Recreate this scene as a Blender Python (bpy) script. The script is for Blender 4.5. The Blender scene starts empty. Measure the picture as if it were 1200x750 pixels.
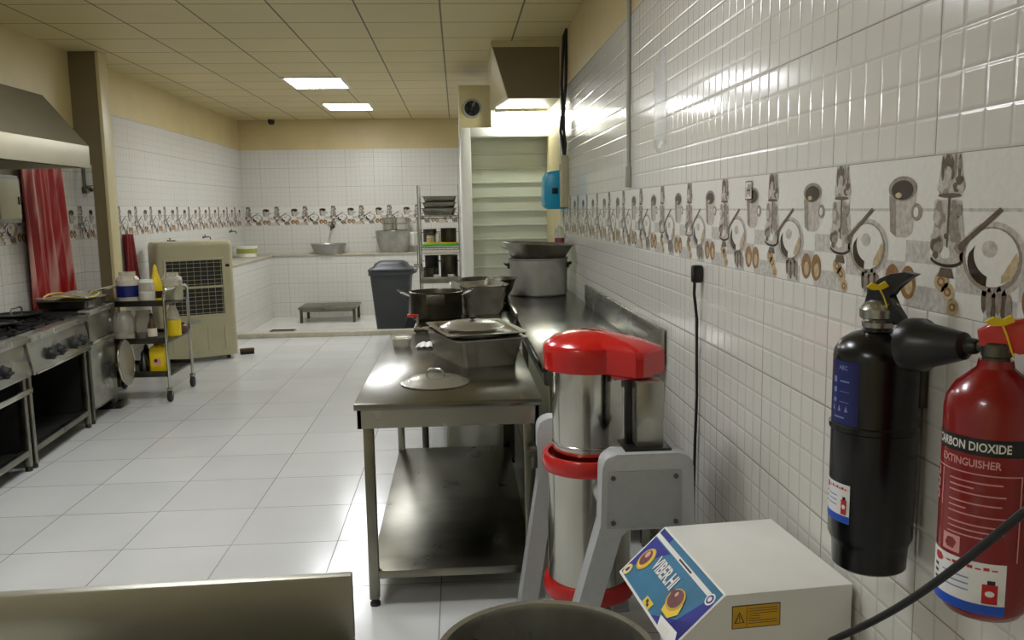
import bpy, bmesh, math, random
from mathutils import Vector, Matrix
random.seed(7)
R = math.radians
PI = math.pi
C = bpy.context.scene.collection
S = bpy.context.scene

# ------------------------------------------------------------------ camera
CAM_H = 1.6
FPX = 985.0                                   # focal length in pixels of a 1200 px wide frame
cam = bpy.data.cameras.new('camera')
cam_o = bpy.data.objects.new('camera', cam)
C.objects.link(cam_o)
cam.sensor_fit = 'HORIZONTAL'
cam.sensor_width = 36.0
cam.lens = FPX / 1200.0 * 36.0
cam.clip_start = 0.05
yv = Vector((-64, 130, FPX)).normalized()      # world +Y seen in camera axes (right, up, forward)
zv = Vector((-.017, 1, 0)); zv.z = -(zv.x * yv.x + zv.y * yv.y) / yv.z; zv.normalize()
xv = Vector((yv.y * zv.z - yv.z * zv.y, yv.z * zv.x - yv.x * zv.z, yv.x * zv.y - yv.y * zv.x))
if xv.x < 0: xv = -xv
rot = Matrix(((xv.x, xv.y, -xv.z), (yv.x, yv.y, -yv.z), (zv.x, zv.y, -zv.z)))
cam_o.matrix_world = Matrix.Translation((0, 0, CAM_H)) @ rot.to_4x4()
S.camera = cam_o

# ------------------------------------------------------------------ world, exposure
S.view_settings.view_transform = 'Standard'
S.view_settings.look = 'None'
S.view_settings.gamma = 1.0
S.view_settings.use_curve_mapping = False
S.view_settings.exposure = 0.42
w = bpy.data.worlds.new('world'); S.world = w
w.use_nodes = True
bg = w.node_tree.nodes['Background']
bg.inputs[0].default_value = (1.0, 1.0, 1.0, 1)
bg.inputs[1].default_value = .26
LAMP = 23.0                                    # emission of the ceiling panels
TUBE = 65.0                                    # emission of the tube over the shutter

# ------------------------------------------------------------------ materials
def lin(c):
    return tuple((x / 255 / 12.92 if x / 255 <= .04045 else ((x / 255 + .055) / 1.055) ** 2.4) for x in c)

def pmat(name, rgb, rough=.5, metal=0., noise=.06, scale=12., bump=0., trans=0., alpha=1., coat=0., stretch=None, emit=0., rnoise=0.):
    m = bpy.data.materials.new(name); m.use_nodes = True
    nt = m.node_tree; p = nt.nodes['Principled BSDF']
    c = lin(rgb)
    p.inputs['Roughness'].default_value = rough
    p.inputs['Metallic'].default_value = metal
    p.inputs['Transmission Weight'].default_value = trans
    p.inputs['Alpha'].default_value = alpha
    p.inputs['Coat Weight'].default_value = coat
    tc = nt.nodes.new('ShaderNodeTexCoord')
    mp = nt.nodes.new('ShaderNodeMapping')
    nt.links.new(tc.outputs['Object'], mp.inputs[0])
    if stretch: mp.inputs['Scale'].default_value = stretch
    n = nt.nodes.new('ShaderNodeTexNoise'); n.inputs['Scale'].default_value = scale; n.inputs['Detail'].default_value = 3
    nt.links.new(mp.outputs[0], n.inputs['Vector'])
    r = nt.nodes.new('ShaderNodeValToRGB')
    r.color_ramp.elements[0].position = .3; r.color_ramp.elements[1].position = .7
    r.color_ramp.elements[0].color = tuple(x * (1 - noise) for x in c) + (1,)
    r.color_ramp.elements[1].color = tuple(min(1, x * (1 + noise)) for x in c) + (1,)
    nt.links.new(n.outputs[0], r.inputs[0]); nt.links.new(r.outputs[0], p.inputs['Base Color'])
    if rnoise:
        mr = nt.nodes.new('ShaderNodeMapRange'); mr.inputs[3].default_value = max(.02, rough - rnoise); mr.inputs[4].default_value = rough + rnoise
        nt.links.new(n.outputs[0], mr.inputs[0]); nt.links.new(mr.outputs[0], p.inputs['Roughness'])
    if bump:
        b = nt.nodes.new('ShaderNodeBump'); b.inputs['Strength'].default_value = bump; b.inputs['Distance'].default_value = .004
        nt.links.new(n.outputs[0], b.inputs['Height']); nt.links.new(b.outputs[0], p.inputs['Normal'])
    if emit:
        p.inputs['Emission Color'].default_value = c + (1,); p.inputs['Emission Strength'].default_value = emit
    return m

class NT:
    def __init__(s, nt): s.nt = nt
    def val(s, a, sock):
        if isinstance(a, (int, float)): sock.default_value = a
        else: s.nt.links.new(a, sock)
    def m(s, op, a, b=0., c=None):
        n = s.nt.nodes.new('ShaderNodeMath'); n.operation = op
        s.val(a, n.inputs[0]); s.val(b, n.inputs[1])
        if c is not None: s.val(c, n.inputs[2])
        return n.outputs[0]
    def dist(s, u, p, off):                     # distance in metres to the nearest line of a grid
        t = s.m('FRACT', s.m('DIVIDE', s.m('SUBTRACT', u, off), p))
        return s.m('MULTIPLY', s.m('MINIMUM', t, s.m('SUBTRACT', 1., t)), p)
    def step(s, x, a, b):
        n = s.nt.nodes.new('ShaderNodeMapRange'); n.interpolation_type = 'SMOOTHSTEP'
        s.val(x, n.inputs[0]); n.inputs[1].default_value = a; n.inputs[2].default_value = b
        return n.outputs[0]
    def mix(s, f, a, b):
        n = s.nt.nodes.new('ShaderNodeMix'); n.data_type = 'RGBA'
        s.val(f, n.inputs[0])
        for v, k in ((a, 6), (b, 7)):
            if isinstance(v, tuple): n.inputs[k].default_value = v + (1,)
            else: s.nt.links.new(v, n.inputs[k])
        return n.outputs[2]

def grid_mat(name, ax, rgb, big, off, small=None, grout=(138, 132, 120), line=.0016, rough=.13, bevel=.008, bumpd=.0011, noise=.03, nscale=3., var=.0, soft=(192, 189, 181), paint=None):
    """glazed tile: ax = two axis letters, big = joint period, small = pressed sub-tile period"""
    m = bpy.data.materials.new(name); m.use_nodes = True
    nt = m.node_tree; p = nt.nodes['Principled BSDF']; k = NT(nt)
    tc = nt.nodes.new('ShaderNodeTexCoord'); sp = nt.nodes.new('ShaderNodeSeparateXYZ')
    nt.links.new(tc.outputs['Object'], sp.inputs[0])
    u = sp.outputs['XYZ'.index(ax[0])]; v = sp.outputs['XYZ'.index(ax[1])]
    db = k.m('MINIMUM', k.dist(u, big[0], off[0]), k.dist(v, big[1], off[1]))
    n = nt.nodes.new('ShaderNodeTexNoise'); n.inputs['Scale'].default_value = nscale; n.inputs['Detail'].default_value = 4
    nt.links.new(tc.outputs['Object'], n.inputs['Vector'])
    c = lin(rgb)
    base = k.mix(n.outputs[0], tuple(x * (1 - noise) for x in c), tuple(min(1, x * (1 + noise)) for x in c))
    if var:
        cx = nt.nodes.new('ShaderNodeCombineXYZ')
        nt.links.new(k.m('FLOOR', k.m('DIVIDE', k.m('SUBTRACT', u, off[0]), big[0])), cx.inputs[0])
        nt.links.new(k.m('FLOOR', k.m('DIVIDE', k.m('SUBTRACT', v, off[1]), big[1])), cx.inputs[1])
        wn = nt.nodes.new('ShaderNodeTexWhiteNoise'); nt.links.new(cx.outputs[0], wn.inputs['Vector'])
        base = k.mix(k.m('MULTIPLY', wn.outputs['Value'], var), base, tuple(x * .55 for x in c))
    h = k.step(db, 0., bevel * .6)
    if small:
        ds = k.m('MINIMUM', k.dist(u, small[0], off[0]), k.dist(v, small[1], off[1]))
        base = k.mix(k.step(ds, .0012, .0032), lin(soft), base)
        h = k.m('MINIMUM', h, k.step(ds, 0., bevel))
    col = k.mix(k.step(db, line * .6, line * 1.4), lin(grout), base)
    nt.links.new(col, p.inputs['Base Color'])
    p.inputs['Roughness'].default_value = rough
    b = nt.nodes.new('ShaderNodeBump'); b.inputs['Strength'].default_value = 1.; b.inputs['Distance'].default_value = bumpd
    nt.links.new(h, b.inputs['Height']); nt.links.new(b.outputs[0], p.inputs['Normal'])
    return m

M = {}
M['steel'] = pmat('brushed_steel', (162, 161, 152), .27, .85, .05, 4, rnoise=.03)
M['steel_table'] = pmat('worktop_steel', (118, 117, 109), .23, 1., .10, 4, rnoise=.06)
M['steel_shelf'] = pmat('dull_steel', (126, 124, 112), .30, 1., .25, 5, rnoise=.08)
M['steel_panel'] = pmat('satin_steel_panel', (168, 166, 154), .42, .85, .06, 3)
M['pan_steel'] = pmat('bright_pan_steel', (174, 172, 163), .27, .85, .08, 5)
M['steel_polish'] = pmat('polished_steel', (190, 188, 180), .16, 1., .05, 8, rnoise=.04)
M['steel_dark'] = pmat('worn_steel', (92, 89, 80), .36, 1., .25, 9, rnoise=.1)
M['alu'] = pmat('aluminium', (172, 171, 164), .38, .7, .12, 10, bump=.12)
M['dented'] = pmat('dented_aluminium', (132, 128, 116), .32, .7, .3, 9, bump=.6)
M['alu_dark'] = pmat('tarnished_aluminium', (78, 73, 62), .36, 1., .3, 9, bump=.15)
M['foil'] = pmat('crumpled_foil', (158, 154, 140), .28, .65, .25, 14, bump=1.)
M['chrome'] = pmat('chrome', (205, 205, 200), .12, 1., .03, 5)
M['black_iron'] = pmat('black_iron', (22, 21, 20), .55, .3, .2, 30, bump=.2)
M['black'] = pmat('black_plastic', (12, 12, 13), .36, 0, .1, 20)
M['rubber'] = pmat('black_rubber', (20, 20, 20), .6, 0, .1, 20)
M['black_gloss'] = pmat('black_gloss_paint', (5, 5, 8), .24, 0, .1, 6)
M['red_paint'] = pmat('red_gloss_paint', (130, 6, 12), .24, 0, .06, 6, coat=.3)
M['red_plastic'] = pmat('red_plastic', (186, 18, 17), .22, 0, .06, 6, coat=.3)
M['grey_paint'] = pmat('grey_hammered_paint', (168, 170, 170), .42, 0, .04, 40, bump=.1)
M['grey_panel'] = pmat('grey_panel_paint', (152, 154, 153), .45, 0, .04, 40, bump=.1)
M['white_paint'] = pmat('white_enamel', (222, 221, 214), .4, 0, .03, 8)
M['white_frame'] = pmat('white_frame_paint', (240, 240, 236), .45, 0, .03, 8)
M['beige'] = pmat('beige_wall_paint', (194, 177, 128), .45, 0, .05, 3)
M['beige_dark'] = pmat('taupe_paint', (116, 104, 74), .5, 0, .06, 4)
M['cream'] = pmat('cream_trim', (206, 194, 150), .4, 0, .04, 4)
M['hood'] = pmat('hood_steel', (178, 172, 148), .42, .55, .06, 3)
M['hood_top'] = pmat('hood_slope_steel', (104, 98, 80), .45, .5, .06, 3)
M['shutter'] = pmat('shutter_slats', (196, 202, 186), .45, 0, .04, 3)
M['cooler'] = pmat('aged_beige_plastic', (178, 172, 140), .5, 0, .05, 6)
M['bin'] = pmat('charcoal_plastic', (52, 56, 58), .45, 0, .06, 10)
M['yellow'] = pmat('yellow_plastic', (226, 196, 20), .4, 0, .05, 10)
M['green'] = pmat('green_plastic', (60, 176, 40), .45, 0, .05, 10)
M['blue_disp'] = pmat('cyan_plastic', (20, 150, 190), .28, 0, .05, 6)
M['white'] = pmat('white_plastic', (225, 224, 216), .4, 0, .04, 10)
M['grey'] = pmat('grey_plastic', (150, 150, 138), .5, 0, .05, 10)
M['paper'] = pmat('white_paper', (228, 228, 226), .5, 0, .02, 20)
M['blue_ink'] = pmat('blue_ink', (20, 80, 190), .4, 0, .04, 20)
M['navy_ink'] = pmat('navy_ink', (14, 24, 92), .35, 0, .1, 20)
M['white_ink'] = pmat('white_ink', (222, 220, 214), .45, 0, .02, 20)
M['pale_ink'] = pmat('pale_ink', (120, 140, 190), .45, 0, .05, 20)
M['pink_ink'] = pmat('pink_ink', (214, 150, 146), .45, 0, .05, 20)
M['red_ink'] = pmat('red_ink', (186, 24, 30), .4, 0, .05, 20)
M['black_ink'] = pmat('black_ink', (16, 14, 14), .4, 0, .05, 20)
M['teal_ink'] = pmat('teal_print', (14, 104, 140), .55, 0, .25, 9)
M['royal_ink'] = pmat('royal_blue_print', (10, 18, 132), .6, 0, .15, 9)
M['warn'] = pmat('amber_sticker', (206, 160, 20), .4, 0, .05, 20)
M['choc'] = pmat('chocolate_print', (96, 24, 24), .4, 0, .3, 60)
M['glass'] = pmat('clear_glass', (236, 238, 230), .06, 0, .01, 5, trans=.92)
M['film'] = pmat('clear_plastic', (226, 222, 206), .25, 0, .05, 20, trans=.6, alpha=.6)
M['tape'] = pmat('clear_tape', (220, 222, 220), .3, 0, .03, 20, alpha=.28)
M['pink_liquid'] = pmat('pink_soap', (196, 30, 110), .2, 0, .05, 10)
M['mayo'] = pmat('cream_sauce', (226, 218, 196), .4, 0, .05, 10)
M['brown'] = pmat('brown_sauce', (74, 46, 26), .4, 0, .2, 20)
M['red_cloth'] = pmat('dark_red_cloth', (122, 20, 22), .7, 0, .12, 18, bump=.2)
M['dark'] = pmat('dark_interior', (24, 23, 21), .6, .2, .2, 8)
M['mesh_dark'] = pmat('dark_mesh', (28, 28, 26), .6, 0, .2, 30)
M['lamp'] = pmat('panel_diffuser', (250, 252, 255), .4, 0, 0., 5, emit=LAMP)
M['tube'] = pmat('tube_diffuser', (252, 255, 244), .4, 0, 0., 5, emit=TUBE)
M['concrete'] = pmat('worn_terrazzo', (176, 170, 150), .4, 0, .14, 14, bump=.1)
M['wash_floor'] = pmat('wash_floor', (206, 204, 196), .22, 0, .06, 4)
# vinyl curtain: dark red plastic with cloudy pale folds
def curtain_mat():
    m = pmat('red_vinyl', (150, 26, 24), .28, 0, .3, 5, stretch=(2, 9, .7), coat=.5)
    nt = m.node_tree; p = nt.nodes['Principled BSDF']; k = NT(nt)
    tc = nt.nodes.new('ShaderNodeTexCoord'); mp = nt.nodes.new('ShaderNodeMapping'); mp.inputs['Scale'].default_value = (1, 9, .8)
    nt.links.new(tc.outputs['Object'], mp.inputs[0])
    n = nt.nodes.new('ShaderNodeTexNoise'); n.inputs['Scale'].default_value = 1.6; nt.links.new(mp.outputs[0], n.inputs['Vector'])
    nt.links.new(k.mix(k.step(n.outputs[0], .46, .64), lin((150, 22, 20)), lin((186, 132, 120))), p.inputs['Base Color'])
    return m
M['vinyl'] = curtain_mat()

BZ = 1.385                                      # bottom of the decor band
TH = .302                                       # tile height
BT = BZ + TH
WT = (206, 204, 196)
M['tile_yz'] = grid_mat('wall_tile_side', 'YZ', WT, (.45, TH), (1.606, BZ), (.075, TH / 4))
M['tile_xz'] = grid_mat('wall_tile_back', 'XZ', WT, (.45, TH), (.02, BZ), (.075, TH / 4))
M['floor'] = grid_mat('floor_tile', 'XY', (204, 205, 203), (.515, .515), (-1.14, 3.985), None, grout=(126, 122, 114), line=.0022, rough=.17, bevel=.004, bumpd=.0006, noise=.09, nscale=2.2, var=.16)
M['ceiling'] = grid_mat('ceiling_panel', 'XY', (208, 193, 144), (.6, .6), (-.09, 8.04), None, grout=(96, 84, 54), line=.007, rough=.5, bevel=.01, bumpd=.003, noise=.06, nscale=1.4, var=.12)

# ------------------------------------------------------------------ mesh builder
class MB:
    def __init__(s): s.bm = bmesh.new(); s.mi = 0
    def _mark(s, faces):
        for f in faces: f.material_index = s.mi
    def box(s, x0, x1, y0, y1, z0, z1, bev=0., M4=None, seg=2):
        before = set(s.bm.faces)
        r = bmesh.ops.create_cube(s.bm, size=1.)
        mt = Matrix.Translation(((x0 + x1) / 2, (y0 + y1) / 2, (z0 + z1) / 2)) @ Matrix.Diagonal((abs(x1 - x0), abs(y1 - y0), abs(z1 - z0), 1))
        if M4: mt = M4 @ mt
        bmesh.ops.transform(s.bm, matrix=mt, verts=r['verts'])
        if bev:
            es = list({e for v in r['verts'] for e in v.link_edges})
            bmesh.ops.bevel(s.bm, geom=es, offset=bev, segments=seg, affect='EDGES', profile=.5)
        s._mark([f for f in s.bm.faces if f not in before]); return s
    def lathe(s, prof, cx=0, cy=0, cz=0, seg=32, M4=None, sx=1., sy=1., closed=False):
        rings = []
        T = (M4 or Matrix.Identity(4))
        for r, z in prof:
            if r < 1e-5: rings.append([s.bm.verts.new(T @ Vector((cx, cy, cz + z)))])
            else: rings.append([s.bm.verts.new(T @ Vector((cx + r * sx * math.cos(2 * PI * i / seg), cy + r * sy * math.sin(2 * PI * i / seg), cz + z))) for i in range(seg)])
        prs = list(zip(rings, rings[1:]))
        if closed: prs.append((rings[-1], rings[0]))
        fs = []
        for a, b in prs:
            if len(a) == 1 and len(b) == 1: continue
            for i in range(seg):
                j = (i + 1) % seg
                if len(a) == 1: q = (a[0], b[j], b[i])
                elif len(b) == 1: q = (a[i], a[j], b[0])
                else: q = (a[i], a[j], b[j], b[i])
                try: fs.append(s.bm.faces.new(q))
                except ValueError: pass
        s._mark(fs); return s
    def tube(s, pts, r, seg=8, closed=False):
        pts = [Vector(p) for p in pts]; n = len(pts); rings = []; up = None
        for i in range(n):
            if closed: d = pts[(i + 1) % n] - pts[i - 1]
            else: d = pts[min(i + 1, n - 1)] - pts[max(i - 1, 0)]
            d.normalize()
            if up is None: up = d.orthogonal().normalized()
            else:
                up = up - d * up.dot(d)
                up = up.normalized() if up.length > 1e-6 else d.orthogonal().normalized()
            sd = d.cross(up)
            rr = r[i] if isinstance(r, (list, tuple)) else r
            rings.append([s.bm.verts.new(pts[i] + (up * math.cos(2 * PI * k / seg) + sd * math.sin(2 * PI * k / seg)) * rr) for k in range(seg)])
        fs = []
        for i in range(n if closed else n - 1):
            a, b = rings[i], rings[(i + 1) % n]
            for k in range(seg):
                l = (k + 1) % seg
                fs.append(s.bm.faces.new((a[k], a[l], b[l], b[k])))
        if not closed:
            fs.append(s.bm.faces.new(rings[0][::-1])); fs.append(s.bm.faces.new(rings[-1]))
        s._mark(fs); return s
    def prism(s, pts, a0, a1, axis='y', bev=0.):
        """outline pts in the plane across axis, pushed from a0 to a1"""
        def P(p, a): return {'y': (p[0], a, p[1]), 'x': (a, p[0], p[1]), 'z': (p[0], p[1], a)}[axis]
        lo = [s.bm.verts.new(P(p, a0)) for p in pts]; hi = [s.bm.verts.new(P(p, a1)) for p in pts]
        f = [s.bm.faces.new(lo[::-1]), s.bm.faces.new(hi)]
        n = len(pts)
        for i in range(n): f.append(s.bm.faces.new((lo[i], lo[(i + 1) % n], hi[(i + 1) % n], hi[i])))
        if bev:
            es = list(f[0].edges) + list(f[1].edges)
            before = set(s.bm.faces)
            bmesh.ops.bevel(s.bm, geom=es, offset=bev, segments=2, affect='EDGES', profile=.5)
            f = [x for x in f if x.is_valid] + [x for x in s.bm.faces if x not in before]
        s._mark(f); return s
    def poly(s, pts):
        f = s.bm.faces.new([s.bm.verts.new(p) for p in pts]); f.material_index = s.mi; return s
    def loft(s, rings, cap=True):
        vs = [[s.bm.verts.new(p) for p in r] for r in rings]; fs = []
        for a, b in zip(vs, vs[1:]):
            n = len(a)
            for i in range(n): fs.append(s.bm.faces.new((a[i], a[(i + 1) % n], b[(i + 1) % n], b[i])))
        if cap:
            fs.append(s.bm.faces.new(vs[0][::-1])); fs.append(s.bm.faces.new(vs[-1]))
        s._mark(fs); return s
    def grid(s, fn, nu, nv):
        vs = [[s.bm.verts.new(fn(i / nu, j / nv)) for j in range(nv + 1)] for i in range(nu + 1)]; fs = []
        for i in range(nu):
            for j in range(nv): fs.append(s.bm.faces.new((vs[i][j], vs[i + 1][j], vs[i + 1][j + 1], vs[i][j + 1])))
        s._mark(fs); return s
    def build(s, name, mats, parent=None, loc=(0, 0, 0), rz=0., recalc=True, ang=35, solid=0.):
        if recalc: bmesh.ops.recalc_face_normals(s.bm, faces=s.bm.faces)
        me = bpy.data.meshes.new(name); s.bm.to_mesh(me); s.bm.free()
        for f in me.polygons: f.use_smooth = True
        me.set_sharp_from_angle(angle=R(ang))
        if not isinstance(mats, (list, tuple)): mats = [mats]
        for m in mats: me.materials.append(M[m] if isinstance(m, str) else m)
        o = bpy.data.objects.new(name, me); C.objects.link(o)
        o.location = loc; o.rotation_euler.z = rz
        if parent: o.parent = parent
        if solid:
            md = o.modifiers.new('thickness', 'SOLIDIFY'); md.thickness = solid; md.offset = 0
        return o

def thing(name, label, cat, loc=(0, 0, 0), rz=0., group=None):
    o = bpy.data.objects.new(name, None); C.objects.link(o)
    o.empty_display_size = .1
    o.location = loc; o.rotation_euler.z = rz
    o['label'] = label; o['category'] = cat
    if group: o['group'] = group
    return o
def tag(o, label, cat, group=None):
    o['label'] = label; o['category'] = cat
    if group: o['group'] = group
    return o
def struct(o): o['kind'] = 'structure'; return o
def dup(src, loc, rz=None, label=None):
    r = src.copy(); C.objects.link(r); r.location = loc
    if rz is not None: r.rotation_euler.z = rz
    if label: r['label'] = label
    for ch in list(src.children):
        c = ch.copy(); C.objects.link(c); c.parent = r
        for g in list(ch.children):
            d = g.copy(); C.objects.link(d); d.parent = c
    return r
def box(name, mat, x0, x1, y0, y1, z0, z1, bev=0., parent=None):
    return MB().box(x0, x1, y0, y1, z0, z1, bev).build(name, mat, parent)

def text_polys(body, size, align='CENTER', bold=0.):
    cu = bpy.data.curves.new('lettering', 'FONT'); cu.body = body; cu.size = size; cu.align_x = align; cu.resolution_u = 3; cu.offset = bold
    o = bpy.data.objects.new('lettering', cu); C.objects.link(o)
    bpy.context.view_layer.update()
    dg = bpy.context.evaluated_depsgraph_get()
    me = bpy.data.meshes.new_from_object(o.evaluated_get(dg))
    ps = [[tuple(me.vertices[i].co[:2]) for i in p.vertices] for p in me.polygons]
    bpy.data.objects.remove(o); bpy.data.curves.remove(cu); bpy.data.meshes.remove(me)
    return ps

# ------------------------------------------------------------------ the room
XR, XL, YB, ZC = .93, -3.44, 13.85, 3.05
PAINT = 2.60
YD = 7.62                                       # where the right-hand tiling ends
struct(box('floor', 'floor', XL - .1, XR + .1, -2.2, 10.86, -.1, 0))
struct(box('floor_wash_area', 'wash_floor', XL - .1, .14, 10.86, YB + .1, -.14, -.05))
struct(box('ceiling', 'ceiling', XL - .1, XR + .1, -2.2, YB + .1, ZC, ZC + .08))
struct(box('wall_right', 'tile_yz', XR, XR + .1, -2.2, YD, 0, PAINT))
struct(box('wall_right_upper', 'beige', XR, XR + .1, -2.2, YD, PAINT, ZC))
struct(box('wall_right_reveal', 'cream', XR, XR + .1, YD, 8.95, 0, ZC))
struct(box('wall_left', 'tile_yz', XL - .1, XL, -2.2, YB, 0, PAINT))
struct(box('wall_left_upper', 'beige', XL - .1, XL, -2.2, YB, PAINT, ZC))
struct(box('wall_left_panel', 'beige', XL - .02, XL + .012, -2.2, 7.96, 2.38, ZC))
struct(box('wall_back', 'tile_xz', XL, .05, YB, YB + .1, -.05, PAINT - .02))
struct(box('wall_back_upper', 'beige', XL, .05, YB, YB + .1, PAINT - .02, ZC))
struct(box('wall_partition', 'white_frame', .05, .14, 8.95, YB + .1, -.05, 2.34))
struct(box('wall_behind', 'cream', XL - .1, XR + .1, -2.3, -2.2, 0, ZC))
# pillar on the left: taupe faces, cream corner bead, tiled strip low on the front
p = MB(); p.box(XL, -3.175, 7.97, 8.14, 0, ZC); p.mi = 1; p.box(-3.195, -3.165, 7.96, 8.15, 0, ZC, .004)
struct(p.build('pillar', ['beige_dark', 'cream']))
struct(box('pillar_tile_strip', 'tile_xz', XL, -3.30, 7.955, 7.97, 0, 2.05))
# kerb of the wash area
struct(box('trim_1', 'concrete', -2.93, -.30, 10.82, 10.97, -.05, .062, .01))
# tiled ledges along left and back wall
struct(MB().box(XL, -2.93, 10.9, 13.42, -.05, .91).build('wall_ledge_left', 'tile_yz'))
struct(MB().box(XL, .05, 13.42, YB, -.05, .91).build('wall_ledge_back', 'tile_xz'))
struct(MB().box(XL, -2.91, 10.88, 13.40, .91, .93, .004).box(XL, .05, 13.40, YB, .91, .93, .004).build('trim_2', 'concrete'))

# decor band: one printed tile (0..1 across, 0..1 down) repeated
def ell(u, v, ru, rv, n=18, a0=0, a1=360):
    return [(u + ru * math.cos(R(a0 + (a1 - a0) * i / n)), v + rv * math.sin(R(a0 + (a1 - a0) * i / n))) for i in range(n if a1 - a0 == 360 else n + 1)]
DEC_MATS = ['dec_white', 'dec_light', 'dec_mid', 'dec_dark', 'dec_black', 'dec_brown', 'dec_tan', 'dec_check']
for n_, c_ in zip(DEC_MATS, [(212, 210, 203), (176, 170, 161), (136, 127, 116), (92, 80, 68), (46, 36, 28), (134, 100, 62), (178, 158, 124), (182, 178, 171)]):
    M[n_] = pmat(n_, c_, .2, 0, .04 if n_ == 'dec_white' else .22, 70)
def band_motif():
    out = []                                    # (material, layer, polygon)
    rd = random.Random(5)
    for i in range(5):
        for j in range(3):
            if (i + j) % 2 == 0:
                u, v = i * .2, .55 + j * .15
                out.append((7, 0, [(u, v), (u + .2, v), (u + .2, min(1, v + .15)), (u, min(1, v + .15))]))
    out.append((7, 0, [(0, .335), (1, .335), (1, .355), (0, .355)]))
    def blobs(u0, u1, v0, v1, n, ly, mats, su, sv):
        for _ in range(n):
            u = rd.uniform(u0, u1); v = rd.uniform(v0, v1); a = rd.uniform(.6, 1.3)
            out.append((rd.choice(mats), ly, [(u + su * a * math.cos(t) * rd.uniform(.75, 1.15), v + sv * a * math.sin(t) * rd.uniform(.75, 1.15)) for t in [2 * PI * k / 9 for k in range(9)]]))
            ly += .11
    # tiered stand of glasses
    out.append((1, 1, [(.06, .0), (.20, .0), (.22, .17), (.23, .22), (.18, .265), (.08, .265), (.035, .22), (.045, .15)]))
    for k in range(5): out.append((2 if k % 2 else 3, 2, ell(.072 + .03 * k, .085 - .01 * (k % 2), .012, .08, 10)))
    blobs(.06, .20, .03, .13, 8, 2.6, (2, 3, 2, 1), .018, .05)
    blobs(.05, .21, .15, .24, 9, 3.6, (1, 2, 2, 3), .028, .03)
    out.append((3, 5, ell(.13, .255, .085, .014, 14)))
    out.append((1, 1, [(.07, .28), (.19, .28), (.235, .40), (.25, .52), (.01, .52), (.03, .40)]))
    blobs(.04, .11, .31, .50, 9, 2, (2, 1, 2, 2), .032, .05); blobs(.15, .22, .31, .50, 9, 2, (2, 2, 3, 1), .03, .05)
    out.append((3, 4, [(.122, .265), (.138, .265), (.136, .58), (.124, .58)]))
    out.append((1, 2, [(.0, .50), (.26, .50), (.25, .66), (.20, .70), (.06, .70), (.01, .66)]))
    blobs(.02, .24, .50, .67, 20, 3, (1, 2, 0, 2, 3, 1), .03, .035)
    out.append((4, 5, ell(.13, .645, .125, .06, 16, 15, 165) + ell(.13, .635, .115, .05, 16, 165, 15)))
    out.append((3, 4, [(.09, .71), (.17, .71), (.19, .77), (.07, .77)]))
    # mug
    out.append((1, 1, [(.63, .2), (.87, .2), (.85, .50), (.80, .535), (.70, .535), (.65, .50)]))
    out.append((2, 2, [(.63, .25), (.69, .25), (.71, .53), (.655, .50)]))
    out.append((2, 2, ell(.88, .36, .045, .06, 12))); out.append((0, 3, ell(.875, .36, .022, .035, 10)))
    out.append((2, 3, ell(.75, .20, .125, .085, 20))); out.append((4, 4, ell(.75, .21, .098, .068, 20))); out.append((6, 5, ell(.72, .245, .03, .02, 10)))
    # plate with knife
    out.append((1, 2, ell(.43, .63, .21, .22, 26))); out.append((2, 3, ell(.43, .63, .185, .19, 24))); out.append((0, 4, ell(.43, .62, .165, .17, 24)))
    cr = ell(.42, .65, .14, .14, 10, 95, 200) + ell(.46, .60, .14, .14, 10, 200, 110)
    out.append((4, 5, cr)); out.append((6, 5, [(.50, .72), (.58, .58), (.60, .62), (.56, .74), (.50, .76)]))
    out.append((1, 5, ell(.42, .57, .05, .05, 12)))
    out.append((3, 6, [(.22, .55), (.47, .33), (.49, .345), (.245, .575)]))
    # halved pear
    out.append((5, 2, ell(.69, .84, .068, .115, 18))); out.append((5, 2, ell(.83, .84, .068, .115, 18)))
    out.append((6, 3, ell(.70, .86, .035, .06, 12))); out.append((6, 3, ell(.84, .86, .035, .06, 12)))
    # pastry rings, herbs
    for u, v, s_ in ((.10, .80, .055), (.15, .86, .05), (.19, .95, .045)):
        out.append((6, 2, ell(u, v, s_, s_ * 1.2, 12))); out.append((5, 3, ell(u, v, s_ * .55, s_ * .6, 10))); out.append((6, 4, ell(u, v, s_ * .28, s_ * .3, 8)))
    for k in range(6):
        u = .40 + .03 * k; out.append((2 if k % 2 else 3, 2 + k % 2, ell(u, .86 + .02 * (k % 3), .02, .09, 8)))
    return out
MOTIF = band_motif()
def band(name, place, k0, k1, clip=None):
    mb = MB()
    for k in range(k0, k1):
        mb.mi = 0
        mb.poly([place(k, u, v, 0) for u, v in ((0, 0), (1, 0), (1, 1), (0, 1))])
        for mi, ly, pts in MOTIF:
            mb.mi = mi; mb.poly([place(k, min(1, max(0, u)), min(1, max(0, v)), ly + 1) for u, v in pts])
    o = mb.build(name, DEC_MATS, recalc=False, ang=80)
    return struct(o)
E0, EL = .0012, .00028
# right wall: u runs towards the viewer (-Y)
band('trim_3', lambda k, u, v, l: (XR - E0 - l * EL, 1.606 + .45 * (k + 1) - .45 * u, BT - v * TH), -4, 13)
# left wall: u runs away from the viewer
band('trim_4', lambda k, u, v, l: (XL + E0 + l * EL, 1.606 + .45 * k + .45 * u, BT - v * TH), 4, 27)
band('trim_5', lambda k, u, v, l: (-3.41 + .45 * (k + u), YB - E0 - l * EL, BT - v * TH), 0, 8)
band('trim_6', lambda k, u, v, l: (-3.44 + .14 * u, 7.955 - E0 - l * EL, BT - v * TH), 0, 1)

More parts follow.
